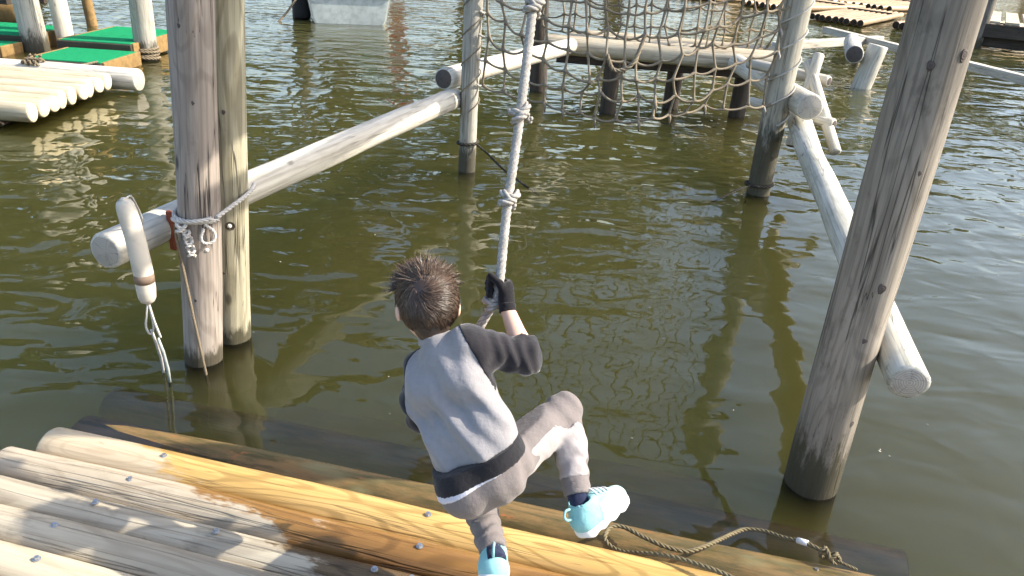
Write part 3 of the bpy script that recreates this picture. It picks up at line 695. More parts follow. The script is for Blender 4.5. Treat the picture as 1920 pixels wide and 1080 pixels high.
# log ladder leaning behind the right net post
ld = empty('log_ladder', (2.2, 5.8, 0.3), 'short ladder of round logs leaning behind the cord wound post', 'ladder')
log('rail', (2.215, 5.38, 0.36), (2.12, 6.05, 0.88), .040, .040, 'log_white', 'end_pale', ld, seg=16)
log('rail', (2.02, 5.75, 0.30), (2.17, 6.0, 0.95), .042, .042, 'log_white', 'end_dark', ld, seg=16)
for z, y, x in ((0.765, 5.98, 2.24), (0.525, 5.60, 2.20)): log('rung', (x + 0.02, y - 0.06, z), (x - 0.45, y + 0.5, z + 0.02), .042, .042, 'log_white', 'end_dark', ld, seg=14)

# ------------------------------------------------------------------ left background
dockl = empty('log_dock', (-4.8, 6.5, 0.1), 'bleached cream log dock floating at the left edge', 'dock')
for k in range(9):
    y = 5.88 + 0.163 * k; xe = -3.80 - 0.012 * k + random.uniform(-.02, .02)
    log('log', (xe, y, 0.13), (xe - 3.0, y + 0.1, 0.13), .080, .080, 'log_cream', 'end_cream', dockl, seg=18, wob=0.02, ell=0.85)
log('edge_log', (-3.70, 7.42, 0.12), (-6.9, 7.55, 0.12), .105, .105, 'log_white', 'end_pale', dockl, seg=20)
for xx in (-4.15, -5.6): log('cross_log', (xx, 5.75, -0.03), (xx, 7.5, -0.03), .05, .05, 'log_dark', 'end_dark', dockl, seg=12)
for nm_, xx in (('lashing', -4.75), ('lashing', -5.75)):
    for k in range(3): rope(nm_, knot_path((xx + 0.05 * k, 7.42, 0.225), (0.3, 0.6, 0.4), 0.03, 2.2, 0.05, 30), 0.013, 'rope_tan', dockl)
for x0, x1, xr, y0, y1, z_, lb in ((-5.16, -4.40, -0.04, 8.05, 8.85, 0.13, 'small green carpeted float lashed to the end of the cream log dock'), (-5.30, -4.50, -0.09, 8.92, 10.2, 0.20, 'green carpeted float with timber sides beside the rope footed post'),
                                 (-6.75, -5.92, 0, 8.75, 9.15, 0.10, 'short dark edged green float at the left picture edge'), (-6.72, -5.86, 0, 9.2, 10.1, 0.17, 'green carpeted float behind the two left posts')):
    g = empty('carpet_float', ((x0 + x1) / 2, (y0 + y1) / 2, 0), lb, 'float', 'green carpeted floats')
    top = link('carpet', box_mesh(x1 - x0, y1 - y0, 0.02, 0.006), M['green'], g, smooth=False); top.matrix_basis = Matrix.Translation(((x0 + x1) / 2, (y0 + y1) / 2, z_))
    for sx in (x0 - 0.02, x1 + 0.02): bar('side_board', (sx, y0, z_ - 0.085), (sx, y1, z_ - 0.085), 0.035, 0.19, 'ochre', g)
    for sy in (y0 - 0.02, y1 + 0.02): bar('end_board', (x0 - 0.02, sy, z_ - 0.085), (x1 + 0.02, sy, z_ - 0.085), 0.035, 0.17, 'log_dark' if sy < y0 else 'ochre', g)
    for k in range(3):
        xx = x0 + (x1 - x0) * (0.15 + 0.35 * k); bar('bearer', (xx, y0 + 0.02, z_ - 0.12), (xx, y1 - 0.02, z_ - 0.12), 0.07, 0.10, 'log_dark', g)
for k, (a, b) in enumerate((((-4.98, 7.50, 0.2), (-5.1, 8.04, 0.15)), ((-4.62, 7.48, 0.2), (-4.42, 8.03, 0.15)))):
    tag(rope('dock_line', [a, V(a).lerp(V(b), .5) + V((0, 0, -0.03)), b], 0.012, 'rope_tan'), ('left' if k == 0 else 'right') + ' hand tan rope tying the green float to the cream dock', 'rope')
p4 = empty('mooring_post', (-4.457, 9.17, 0), 'grey post with rope wound at its foot beside the green float', 'post', 'mooring posts')
log('shaft', (-4.46, 9.17, -0.4), (-4.40, 9.17, 2.3), .125, .118, 'post_pale', 'end_pale', p4, seg=22)
for k in range(4): rope('foot_rope', wrap(-4.455, 9.17, 0.135 + 0.008 * (k % 2), 0.03 + 0.035 * k, 0.05 * (-1) ** k, R(-180), R(180), 26), 0.018, 'rope_tan', p4)
tag(log('mooring_post', (-5.79, 9.28, -0.4), (-5.93, 9.28, 2.4), .14, .135, 'post_pale', seg=22), 'thick worn grey post at the upper left, next to a white post', 'post', 'mooring posts')
tag(log('mooring_post', (-5.655, 9.68, -0.4), (-5.78, 9.68, 2.4), .10, .10, 'log_white', seg=20), 'smooth white post right behind a thick worn post, upper left', 'post', 'mooring posts')
tag(log('mooring_post', (-6.35, 11.6, -0.4), (-6.5, 11.6, 2.0), .075, .07, 'ochre', seg=14), 'thin ochre post showing above the white post, upper left', 'post', 'mooring posts')
og = empty('barrel_float', (-7.0, 11.0, 0), 'orange brown barrel float at the upper left corner', 'float')
log('barrel', (-7.35, 11.0, 0.18), (-6.92, 10.95, 0.18), .17, .17, 'ochre', 'ochre', og, seg=20, bev=0.05)
bar('frame_beam', (-7.9, 11.3, 0.34), (-6.8, 11.3, 0.34), 0.12, 0.08, 'log_dark', og); bar('frame_beam', (-7.9, 10.75, 0.36), (-6.95, 10.7, 0.36), 0.10, 0.07, 'log_dark', og)

# ------------------------------------------------------------------ boat
bt = empty('rowing_boat', (-3.1, 13.8, 0), 'small white square sterned rowing boat floating at the top edge', 'boat')
o_ = V((-3.09, 13.80, 0)); bx_ = V((0.97, 0.24, 0)).normalized(); by_ = V((-bx_.y, bx_.x, 0)) 
secs = [(0.0, .66, .56, .44, -0.06), (0.5, .70, .58, .43, -.08), (1.2, .70, .56, .43, -.08), (1.9, .58, .44, .46, -.05), (2.4, .40, .28, .50, .02)]
def bpnt(s, x, z): return o_ + bx_ * x + by_ * s + V((0, 0, z))
hv, hf = [], []
for s, wt, wb, zt, zb in secs:
    hv += [bpnt(s, -wt, zt), bpnt(s, -(wb + 0.35 * (wt - wb)), zb + 0.14), bpnt(s, -wb + 0.04, zb), bpnt(s, wb - 0.04, zb), bpnt(s, wb + 0.35 * (wt - wb), zb + 0.14), bpnt(s, wt, zt)]
for j in range(len(secs) - 1):
    for k in range(5): hf.append((j * 6 + k, j * 6 + k + 1, (j + 1) * 6 + k + 1, (j + 1) * 6 + k))
hf.append((24, 25, 26, 27, 28, 29))
hull = link('hull', mesh_py(hv, hf), M['boat_white'], bt, smooth=False)
md = hull.modifiers.new('thickness', 'SOLIDIFY'); md.thickness = 0.03
tv_ = [v - by_ * 0.012 for v in hv[:6]]; tv2 = [v + by_ * 0.03 for v in hv[:6]]
tr_ = link('transom', mesh_py(tv_ + tv2, [(5, 4, 3, 2, 1, 0), (6, 7, 8, 9, 10, 11)] + [(k, (k + 1) % 6, 6 + (k + 1) % 6, 6 + k) for k in range(6)]), M['boat_stern'], bt, smooth=False)
bar('stern_rim', bpnt(-0.01, -.69, .45), bpnt(-0.01, .69, .45), 0.07, 0.035, 'boat_white', bt)
for sx in (-1, 1): tube('gunwale', [bpnt(s, sx * (wt + 0.01), zt + 0.01) for s, wt, wb, zt, zb in secs], 0.024, 'boat_white', bt, 8)
for s in (0.7, 1.6): bar('thwart', bpnt(s, -.62, .33), bpnt(s, .62, .33), 0.24, 0.03, 'log_tan', bt)
mp = empty('fender_post', (-4.15, 14.2, 0), 'dark post with black fender and slack rope left of the white boat', 'post', 'mooring posts')
log('shaft', (-4.1, 14.3, -0.5), (-4.1, 14.3, 2.0), .12, .12, 'log_dark', 'end_dark', mp, seg=16)
log('fender', (-4.0, 14.12, 0.0), (-4.0, 14.12, 0.6), .15, .14, 'black', 'black', mp, seg=18, bev=0.04)
rope('line', [(-3.98, 14.2, 0.75), (-3.95, 14.0, 0.5), (-4.1, 13.7, 0.18), (-4.25, 13.5, -0.03)], 0.02, 'rope_tan', mp)

# two made-up poles beyond the boat, added for their coloured streaks in the water
M['red'] = plain('red_cloth', (0.55, 0.03, 0.02), 0.8, 0.2, 30, 0.2, 0.1); M['teal'] = plain('teal_cloth', (0.03, 0.32, 0.24), 0.8, 0.2, 30, 0.2, 0.1); M['white_cloth'] = plain('white_cloth', (0.75, 0.74, 0.7), 0.8, 0.2, 30, 0.2, 0.1)
for (x_, y_, z0_, z1_, c_, lb) in ((-3.98, 22.64, 0.55, 2.7, 'red', 'unseen red and white pole added for the red streak right of the boat'), (-4.66, 21.94, 1.5, 2.75, 'teal', 'unseen teal and white pole added for the teal streak under the boat stern')):
    bp = empty('streak_pole', (x_, y_, 0), lb, 'banner', 'poles added behind the boat for reflections')
    log('pole', (x_, y_, -0.5), (x_, y_, 3.0), .03, .025, 'log_white', 'end_pale', bp, seg=10)
    for k in range(6):
        za = z0_ + (z1_ - z0_) * k / 6; zb = z0_ + (z1_ - z0_) * (k + 0.97) / 6
        bar('panel', (x_ + 0.27, y_ + 0.02 * (k % 2), za), (x_ + 0.27, y_ + 0.02 * (k % 2), zb), 0.42, 0.02, c_ if (k % 2 == 0 or c_ == 'red' and k < 3) else 'white_cloth', bp, 0.003)
# ------------------------------------------------------------------ right background
def braft(c0, c1, c2, n, r_, lb):
    """bamboo raft: near short edge c0-c1, canes run on towards c2 from c0"""
    c0, c1, c2 = V(c0), V(c1), V(c2); t = empty('bamboo_raft', c0, lb, 'raft', 'bamboo rafts'); d = c2 - c0
    for k in range(n):
        a = c0.lerp(c1, k / (n - 1)); 
        log('cane', a + d.normalized() * random.uniform(-.08, .08), a + d, r_, r_ * 0.9, 'bamboo', 'bamboo_end', t, seg=12, step=0.5, bev=0.01)
    for q in (0.2, 0.8):
        a = c0 + d * q + V((0, 0, -r_ * 1.2)); b = c1 + d * q + V((0, 0, -r_ * 1.2)); log('cross_cane', a, b, r_ * 0.7, None, 'bamboo', 'bamboo_end', t, seg=8)
    a = c0 + d * 0.72 + V((0, 0, r_ * 0.95)); b = c1 + d * 0.72 + V((0, 0, r_ * 0.95)); tube('lashing', [a, b], 0.03, 'rope_dark', t, 6)
braft((7.25, 21.2, .09), (8.02, 19.95, .09), (10.0, 25.2, .09), 9, .082, 'bamboo raft with scalloped dark ends nearest the beams, upper right')
braft((10.0, 27.6, .09), (11.4, 26.3, .09), (14.6, 31.5, .09), 9, .09, 'farther bamboo raft just right behind the nearest raft')
braft((9.0, 20.2, .09), (9.75, 18.5, .09), (13.0, 24.0, .09), 9, .095, 'bamboo raft half hidden by the right foreground post')
braft((6.3, 24.6, .09), (7.2, 23.2, .09), (9.6, 27.5, .09), 8, .09, 'bamboo raft behind the top of the cord wound post')
braft((4.4, 26.5, .09), (5.6, 25.2, .09), (7.6, 29.8, .09), 8, .09, 'bamboo raft at the top edge left of the cord wound post')
b1 = bar('walk_beam', (3.6, 11.75, 0.34), (5.95, 13.80, 0.34), 0.15, 0.11, 'timber_grey'); tag(b1, 'pale squared beam running left to the net post', 'beam', 'squared balance beams')
b2 = bar('walk_beam', (5.36, 14.75, 0.35), (6.45, 8.2, 0.35), 0.15, 0.11, 'timber_grey'); tag(b2, 'long pale squared beam crossing the right side over the water', 'beam', 'squared balance beams')
for k, q in enumerate(((3.9, 12.0), (5.55, 13.6), (6.4, 8.5))): tag(log('beam_pile', (q[0], q[1], -0.5), (q[0], q[1], 0.285), .055, None, 'log_dark', 'end_dark', seg=12), ('dark pile under the left end of the squared beam', 'dark pile where the two squared beams meet', 'dark pile under the near end of the long squared beam')[k], 'pile', 'piles under the beams')
st = empty('stub_post', (4.5, 10.68, 0), 'short pale stub post with a log lashed beside it, upper right', 'post')
log('stub', (4.46, 10.70, -0.4), (4.62, 10.70, 0.56), .125, .13, 'log_white', 'end_pale', st, seg=20)
log('side_log', (4.27, 10.55, 0.44), (4.85, 12.2, 0.44), .115, .11, 'log_white', 'end_dark', st, seg=20)
dr = empty('plank_dock', (10.5, 17.5, 0), 'shaded plank dock with posts in the upper right corner', 'dock')
for k in range(8): bar('plank', (9.55 + 0.29 * k, 17.0 - 0.33 * k * 0.6, 0.52), (11.5 + 0.29 * k, 20.5 - 0.2 * k, 0.52), 0.26, 0.05, 'log_tan', dr)
bar('fascia', (9.35, 17.05, 0.36), (12.6, 15.15, 0.36), 0.10, 0.26, 'log_dark', dr); bar('girder', (9.4, 17.3, 0.15), (12.6, 15.45, 0.15), 0.2, 0.25, 'log_dark', dr)
for q in ((9.35, 17.1), (10.6, 16.45), (11.9, 15.7)): log('post', (q[0], q[1], -0.5), (q[0] + 0.1, q[1], 2.2), .14, .13, 'post_grey', 'end_pale', dr, seg=16)

# ------------------------------------------------------------------ specks of foam and leaf bits afloat
rs = random.Random(21); sv, sf = [], []
for _ in range(60):
    y_ = 2.3 + 9 * rs.random() ** 2; x_ = rs.uniform(-0.75, 0.75) * (y_ + 0.6); r_ = rs.uniform(.0012, .0032) * (0.7 + 0.12 * y_); n_ = 5; b0 = len(sv)
    for k in range(n_):
        a = 6.28 * k / n_ + rs.random(); sv.append((x_ + r_ * math.cos(a) * 1.5, y_ + r_ * math.sin(a), 0.0035))
    sv.append((x_, y_, 0.0055)); sf += [(b0 + k, b0 + (k + 1) % n_, b0 + n_) for k in range(n_)]
tag(link('floating_specks', mesh_py(sv, sf), M['float'], smooth=False), 'small pale specks of foam and leaf bits floating on the pond', 'debris', kind='stuff')

# ------------------------------------------------------------------ the boy (distance-field surfaces)
def smin(a, b, k):
    h = np.clip(0.5 + 0.5 * (b - a) / k, 0, 1)
    return b + (a - b) * h - k * h * (1 - h)

class Field:
    def __init__(s, lo, hi, h):
        s.lo = np.array(lo, np.float32); s.h = h
        n = np.ceil((np.array(hi) - s.lo) / h).astype(int) + 1
        s.n = n
        ax = [s.lo[i] + h * np.arange(n[i], dtype=np.float32) for i in range(3)]
        s.X, s.Y, s.Z = np.meshgrid(*ax, indexing='ij')
    def cone(s, a, b, ra, rb):
        a = np.array(a, np.float32); b = np.array(b, np.float32); d = b - a; L2 = float(d @ d) + 1e-12
        px, py, pz = s.X - a[0], s.Y - a[1], s.Z - a[2]
        t = np.clip((px * d[0] + py * d[1] + pz * d[2]) / L2, 0, 1)
        return np.sqrt((px - t * d[0]) ** 2 + (py - t * d[1]) ** 2 + (pz - t * d[2]) ** 2) - (ra + (rb - ra) * t)
    def ball(s, c, r): return np.sqrt((s.X - c[0]) ** 2 + (s.Y - c[1]) ** 2 + (s.Z - c[2]) ** 2) - r
    def ell(s, c, axes, r):
        """ellipsoid with unit axes (3 vectors) and radii r"""
        q = 0; g = 0
        for A, rr in zip(axes, r):
            u = (s.X - c[0]) * A[0] + (s.Y - c[1]) * A[1] + (s.Z - c[2]) * A[2]
            q = q + (u / rr) ** 2; g = g + (u / (rr * rr)) ** 2
        k0 = np.sqrt(q); k1 = np.sqrt(g) + 1e-6
        return k0 * (k0 - 1.0) / k1
    def plane(s, p, nrm):
        nrm = V(nrm).normalized(); return (s.X - p[0]) * nrm[0] + (s.Y - p[1]) * nrm[1] + (s.Z - p[2]) * nrm[2]
    def dot(s, p, d): return (s.X - p[0]) * d[0] + (s.Y - p[1]) * d[1] + (s.Z - p[2]) * d[2]
    def mesh(s, F, smooth=2):
        """surface nets"""
        n = s.n - 1; inside = F < 0
        cs = np.zeros(n, np.int8)
        for dx in (0, 1):
            for dy in (0, 1):
                for dz in (0, 1):
                    cs += inside[dx:dx + n[0], dy:dy + n[1], dz:dz + n[2]]
        act = (cs > 0) & (cs < 8); idx = -np.ones(n, np.int64); cells = np.argwhere(act); idx[act] = np.arange(len(cells))
        corner = [(i, j, k) for i in (0, 1) for j in (0, 1) for k in (0, 1)]
        val = {c: F[cells[:, 0] + c[0], cells[:, 1] + c[1], cells[:, 2] + c[2]] for c in corner}
        acc = np.zeros((len(cells), 3)); cnt = np.zeros(len(cells))
        for c in corner:
            for ax in range(3):
                if c[ax] == 0:
                    d = list(c); d[ax] = 1; d = tuple(d); a, b = val[c], val[d]
                    m_ = (a < 0) != (b < 0); t = np.where(m_, a / np.where(m_, a - b, 1), 0)
                    p = np.tile(np.array(c, float), (len(cells), 1)); p[:, ax] += t
                    acc += p * m_[:, None]; cnt += m_
        verts = s.lo + s.h * (cells + acc / cnt[:, None])
        faces = []
        for ax in range(3):
            o1, o2 = [(1, 2), (2, 0), (0, 1)][ax]
            sl0 = [slice(1, -1)] * 3; sl1 = [slice(1, -1)] * 3; sl0[ax] = slice(0, -1); sl1[ax] = slice(1, None)
            A = inside[tuple(sl0)]; B = inside[tuple(sl1)]
            e = np.argwhere(A != B); off = np.ones(3, int); off[ax] = 0; g = e + off
            flip = A[tuple(e.T)]
            def cell(d1, d2):
                q = g.copy(); q[:, o1] -= d1; q[:, o2] -= d2; return idx[q[:, 0], q[:, 1], q[:, 2]]
            quad = np.stack([cell(1, 1), cell(0, 1), cell(0, 0), cell(1, 0)], 1)
            quad[~flip] = quad[~flip][:, ::-1]
            faces.append(quad)
        faces = np.concatenate(faces); faces = faces[(faces >= 0).all(1)]
        for _ in range(smooth):
            s_ = np.zeros_like(verts); c_ = np.zeros(len(verts))
            for a, b in ((0, 1), (1, 2), (2, 3), (3, 0)):
                np.add.at(s_, faces[:, a], verts[faces[:, b]]); np.add.at(s_, faces[:, b], verts[faces[:, a]])
                np.add.at(c_, faces[:, a], 1); np.add.at(c_, faces[:, b], 1)
            verts = verts * 0.45 + 0.55 * s_ / np.maximum(c_, 1)[:, None]
        me = bpy.data.meshes.new('figure')
        me.vertices.add(len(verts)); me.vertices.foreach_set('co', verts.astype(np.float32).ravel())
        me.loops.add(len(faces) * 4); me.loops.foreach_set('vertex_index', faces.astype(np.int32).ravel())
        me.polygons.add(len(faces)); me.polygons.foreach_set('loop_start', np.arange(0, len(faces) * 4, 4, dtype=np.int32))
        me.polygons.foreach_set('loop_total', np.full(len(faces), 4, np.int32))
        me.update(calc_edges=True); me.validate(); return me

def cloth(name, col, col2, weave=900, rough=0.9, sheen=0.3, heather=0.0):
    s = NT(name); v = s.objvec(False)
    n = s.noise(v, weave, 2, 0.6); m1 = s.noise(v, 60, 4, 0.6); m2 = s.noise(v, 9, 3, 0.6)
    c = s.mix(s.math('MULTIPLY', n, 0.35 + heather), col, col2); c = s.mix(s.math('MULTIPLY', s.smooth(m1, 0.4, 0.7), 0.25), c, col2); c = s.mix(s.math('MULTIPLY', s.smooth(m2, 0.35, 0.7), 0.22), c, col2)
    s.color(c); s.rough(rough); s.b.inputs['Specular IOR Level'].default_value = 0.12
    s.b.inputs['Sheen Weight'].default_value = sheen; s.b.inputs['Sheen Roughness'].default_value = 0.5
    b1 = s.bump(s.math('ADD', m1, s.math('MULTIPLY', m2, 1.5)), 0.35, 0.006); s.lk(s.bump(n, 0.25, 0.001, b1), s.b.inputs['Normal'])
    return s.m
M['fleece'] = cloth('grey_heather_fleece', (0.325, 0.31, 0.312), (0.20, 0.192, 0.197), heather=0.25)
M['charcoal'] = cloth('charcoal_fleece', (0.026, 0.0235, 0.027), (0.014, 0.013, 0.015))
M['rib'] = cloth('black_rib', (0.022, 0.021, 0.024), (0.012, 0.012, 0.014), sheen=0.2)
M['jersey'] = cloth('mauve_grey_jersey', (0.205, 0.18, 0.172), (0.14, 0.122, 0.117), sheen=0.15)
M['jersey_sunlit'] = cloth('sunlit_mauve_jersey', (0.38, 0.345, 0.335), (0.29, 0.265, 0.257), sheen=0.15)  # paler copy of the jersey for the sunlit side of the leg
M['shirt'] = cloth('white_print_shirt', (0.62, 0.62, 0.70), (0.40, 0.42, 0.55))
M['knit'] = cloth('black_knit', (0.018, 0.016, 0.018), (0.009, 0.009, 0.010), sheen=0.15, weave=500)
M['mint'] = cloth('mint_mesh_fabric', (0.27, 0.52, 0.53), (0.17, 0.40, 0.42), sheen=0.1)
M['navy'] = cloth('navy_knit', (0.018, 0.025, 0.06), (0.01, 0.014, 0.035))
M['sole'] = plain('white_rubber_sole', (0.74, 0.74, 0.73), 0.6, 0.3, 30, 0.2, 0.1)
def skin():
    s = NT('skin'); v = s.objvec(False); n = s.noise(v, 30, 4)
    s.color(s.mix(n, (0.66, 0.42, 0.31), (0.72, 0.48, 0.36))); s.rough(0.5); s.b.inputs['Specular IOR Level'].default_value = 0.3
    s.b.inputs['Subsurface Weight'].default_value = 0.12; s.b.inputs['Subsurface Radius'].default_value = (0.01, 0.004, 0.002); s.b.inputs['Subsurface Scale'].default_value = 0.6
    return s.m
M['skin'] = skin()
def hairm():
    s = NT('dark_brown_hair'); oi = s.node('ShaderNodeAttribute'); oi.attribute_name = 'tone'
    c = s.mix(oi.outputs['Fac'], (0.034, 0.021, 0.014), (0.17, 0.105, 0.066))
    s.color(c); s.rough(0.38); s.b.inputs['Specular IOR Level'].default_value = 0.6
    return s.m
M['hair'] = hairm()

J = {k: V(v) for k, v in dict(
    pelvis=(-0.042, 1.575, 0.393), chest=(-0.148, 1.70, 0.568), neck=(-0.194, 1.778, 0.662), head=(-0.224, 1.838, 0.733),
    lsh=(-0.222, 1.785, 0.560), rsh=(-0.098, 1.738, 0.668), relb=(0.047, 1.760, 0.632), rwri=(-0.010, 1.880, 0.712), rhand=(-0.030, 1.905, 0.748),
    lelb=(-0.225, 1.795, 0.395), lwri=(-0.135, 1.868, 0.47), rhip=(0.012, 1.605, 0.405), rknee=(0.168, 1.800, 0.448), rank=(0.211, 1.620, 0.300),
    lhip=(-0.078, 1.585, 0.362), lknee=(-0.072, 1.755, 0.205), lank=(-0.001, 1.503, 0.197)).items()}
boy = empty('person', (0.01, 1.5, 0.16), 'child in grey sweatshirt with black sleeves, swinging off the raft on the rope', 'person')
lat = (J['rsh'] - J['lsh']).normalized()

def torso_field(F, o=0.0):
    """trunk inside the sweatshirt"""
    a, b = J['lsh'], J['rsh']
    t = F.cone(a.lerp(b, .12) + V((0, 0, -.012)), a.lerp(b, .88) + V((0, 0, -.012)), .055 + o, .052 + o)
    c = J['chest']; l2 = (lat + V((.15, 0, -.1))).normalized()
    t = smin(t, F.cone(c - l2 * .066 + V((0, 0, -.01)), c + l2 * .066 + V((0, 0, -.01)), .070 + o, .068 + o), .05)
    wq = c.lerp(J['pelvis'], .55); t = smin(t, F.cone(wq - l2 * .052, wq + l2 * .058, .070 + o, .068 + o), .05)
    hp = c.lerp(J['pelvis'], .86); t = smin(t, F.cone(hp - l2 * .05, hp + l2 * .05, .068 + o, .067 + o), .05)
    t = smin(t, F.cone(J['chest'].lerp(J['neck'], .5), J['neck'], .05 + o, .040 + o), .04)
    return t
def pelvis_field(F, o=0.0):
    p = J['pelvis']; l2 = (J['rhip'] - J['lhip']).normalized()
    t = F.cone(p - l2 * .042, p + l2 * .046 + V((0, 0, 0.0)), .075 + o, .072 + o)
    g = p + V((0.0, -.018, -.026))
    t = smin(t, F.ball(g - l2 * .042, .070 + o), .03); t = smin(t, F.ball(g + l2 * .044, .067 + o), .03)
    return t

# --- body: one skin surface from head to feet
HU = V((-0.10, 0.30, 0.95)).normalized(); HF = V((-0.30, 0.92, -0.25)); HF = (HF - HU * HF.dot(HU)).normalized(); HR = HF.cross(HU).normalized()
def hp_(r, f, u): return J['head'] + HR * r + HF * f + HU * u
F = Field((-.36, 1.40, .10), (.36, 2.02, .90), .0055)
b = F.ell(hp_(0, 0, .012), (HR, HF, HU), (.072, .088, .082))
b = smin(b, F.ell(hp_(0, .022, -.05), (HR, HF, HU), (.052, .062, .052)), .03)
b = smin(b, F.ball(hp_(0, .094, -.028), .010), .012)                       # nose
b = smin(b, F.cone(hp_(-.014, .082, -.062), hp_(.014, .082, -.062), .006, .006), .008)   # lips
for sx in (-1, 1):
    b = np.maximum(b, -F.ball(hp_(sx * .028, .092, .002), .011))           # eye sockets
    b = smin(b, F.ball(hp_(sx * .028, .078, .002), .0105), .004)
    b = smin(b, F.ell(hp_(sx * .079, -.014, -.018), (HR, HF, HU), (.009, .017, .027)), .008)   # ears
b = smin(b, F.cone(J['neck'] - HU * .03, hp_(0, -.012, -.05), .036, .036), .02)
b = smin(b, torso_field(F, -.022), .02); b = smin(b, pelvis_field(F, -.022), .02)
def limb(F, b, pts, rs, k=.015):
    for (p, q), (r0, r1) in zip(zip(pts[:-1], pts[1:]), zip(rs[:-1], rs[1:])): b = smin(b, F.cone(p, q, r0, r1), k)
    return b
b = limb(F, b, [J['rsh'], J['relb']], [.036, .028]); b = limb(F, b, [J['relb'], J['relb'].lerp(J['rwri'], .35), J['rwri'], J['rhand']], [.027, .0275, .0195, .010], .006)
b = limb(F, b, [J['lsh'], J['lelb']], [.036, .028]); b = limb(F, b, [J['lelb'], J['lwri']], [.027, .019], .008)
for s_ in 'rl':
    b = limb(F, b, [J[s_ + 'hip'], J[s_ + 'knee'], J[s_ + 'ank']], [.048, .034, .025])
skin_o = link('body', F.mesh(b, 2), M['skin'], boy)

# --- sweatshirt
F = Field((-.36, 1.44, .28), (.14, 1.94, .78), .004)
T = torso_field(F)
AL = F.cone(J['lsh'], J['lelb'], .047, .040); AL = smin(AL, F.cone(J['lelb'], J['lelb'].lerp(J['lwri'], .8), .038, .030), .02)
cut_r = F.plane(J['relb'].lerp(J['rwri'], .28), J['rwri'] - J['relb'])
AR = F.cone(J['rsh'] + V((-.01, 0, .0)), J['relb'], .052, .046); AR = smin(AR, np.maximum(F.cone(J['relb'], J['relb'].lerp(J['rwri'], .6), .046, .039), cut_r), .012)
G = smin(T, smin(AR, AL, .02), .03)
# folds: soft diagonal drape over the back, bunching at the bent elbow
q1 = F.dot(J['chest'], V((0.80, 0.15, 0.58))); q2 = F.dot(J['chest'], V((-0.5, -0.2, 0.84)))
fold = .0058 * np.sin(q1 * 62 + 2.2 * np.sin(q2 * 17) + .8) * np.exp(-((q2 + .05) / .16) ** 2) + .0034 * np.sin(q1 * 118 + 2.5 * np.sin(q2 * 22 + 1.0)) * (0.5 + 0.5 * np.sin(q2 * 19 + 2))
el = F.dot(J['relb'], (J['relb'] - J['rsh']).normalized()); near_el = np.exp(-(F.ball(J['relb'].lerp(J['rsh'], .25), 0) / .075) ** 2)
el2 = F.dot(J['relb'], V((0.5, 0.3, 0.8)))
fold = fold * (1 - near_el) + near_el * .0055 * np.sin(el * 150 + 3.2 * np.sin(el2 * 45))
G = G + fold
nb = -1.0
hole = F.cone(J['neck'] - HU * .012, J['neck'] + HU * .10, .034, .038)   # open neckline
hemN = V((-0.50, 0.16, 0.85)).normalized(); hemP = J['chest'].lerp(J['pelvis'], .76)
hem = F.plane(hemP, hemN)                                                     # >0 above the hem line
sweat = np.maximum(np.maximum(G, nb), -hem)
sweat_o = link('sweatshirt', F.mesh(np.maximum(sweat, -hole), 2), M['fleece'], boy)
# raglan sleeves: everything beyond a slanting seam
rn = V((.82, .24, .51)).normalized(); rc = V((-.134, 1.79, .700))
sr = np.maximum(np.maximum(np.maximum(G - .0018, nb), -hole), -F.plane(rc, rn)); sr = np.maximum(sr, -F.plane(V((-.05, 1.74, .575)), V((-.25, 0, 1))))
link('sleeve', F.mesh(sr, 2), M['charcoal'], sweat_o)
lc = J['lsh'] + lat * .012; ln = (-lat + V((0, .35, 0))).normalized()
sl_ = np.maximum(np.minimum(G, AL) - .0018, -F.plane(lc + V((0, 0, -.0)), ln)); sl_ = np.maximum(np.maximum(sl_, nb), -hem)
link('sleeve', F.mesh(sl_, 2), M['charcoal'], sweat_o)
col = np.maximum(np.maximum(np.abs(F.cone(J['neck'] - HU * .03, J['neck'] + HU * .05, .040, .040)) - .0045, F.plane(J['neck'] + HU * .010, HU)), -F.plane(J['neck'] - HU * .02, HU))
link('collar', F.mesh(col, 1), M['fleece'], sweat_o)
T2 = smin(T, pelvis_field(F, .0), .03)
band = np.maximum(np.maximum(T2 - .0048 + 0.0006 * np.sin(q1 * 900), hem), -F.plane(hemP - hemN * .043, hemN))
link('hem_band', F.mesh(band, 2), M['rib'], sweat_o)
und = np.maximum(np.maximum(T2 - .0028, F.plane(hemP - hemN * .035, hemN)), -F.plane(hemP - hemN * .054, (hemN - lat * .10)))
link('undershirt', F.mesh(und, 2), M['shirt'], boy)

# --- trousers
F = Field((-.20, 1.42, .14), (.30, 1.90, .54), .004)
PT = pelvis_field(F)
def leg(F, s_):
    h, k, a = J[s_ + 'hip'], J[s_ + 'knee'], J[s_ + 'ank']
    t = F.cone(h, h.lerp(k, .5), .069, .060); t = smin(t, F.cone(h.lerp(k, .5), k, .060, .047), .02)
    t2 = smin(F.cone(k, k.lerp(a, .45), .046, .043), F.cone(k.lerp(a, .45), a, .043, .035), .02)
    t2 = np.maximum(t2, F.plane(a - (a - k).normalized() * .012, a - k))
    return smin(t, t2, .02), (a - k).normalized(), a
LR, dr_, ar_ = leg(F, 'r'); LL, dl_, al_ = leg(F, 'l')
P_ = smin(PT, smin(LR, LL, .012), .022)
u1 = F.dot(J['rhip'], (J['rknee'] - J['rhip']).normalized()); u2 = F.dot(J['rhip'], V((0.2, -0.5, 0.84)))
dk_ = np.exp(-(F.ball(J['rknee'], 0) / .09) ** 2); dh_ = np.exp(-(F.ball(J['rhip'] + V((.01, -.03, .01)), 0) / .08) ** 2)
ulx = F.dot(J['lank'], dl_); urx = F.dot(J['rank'], dr_)
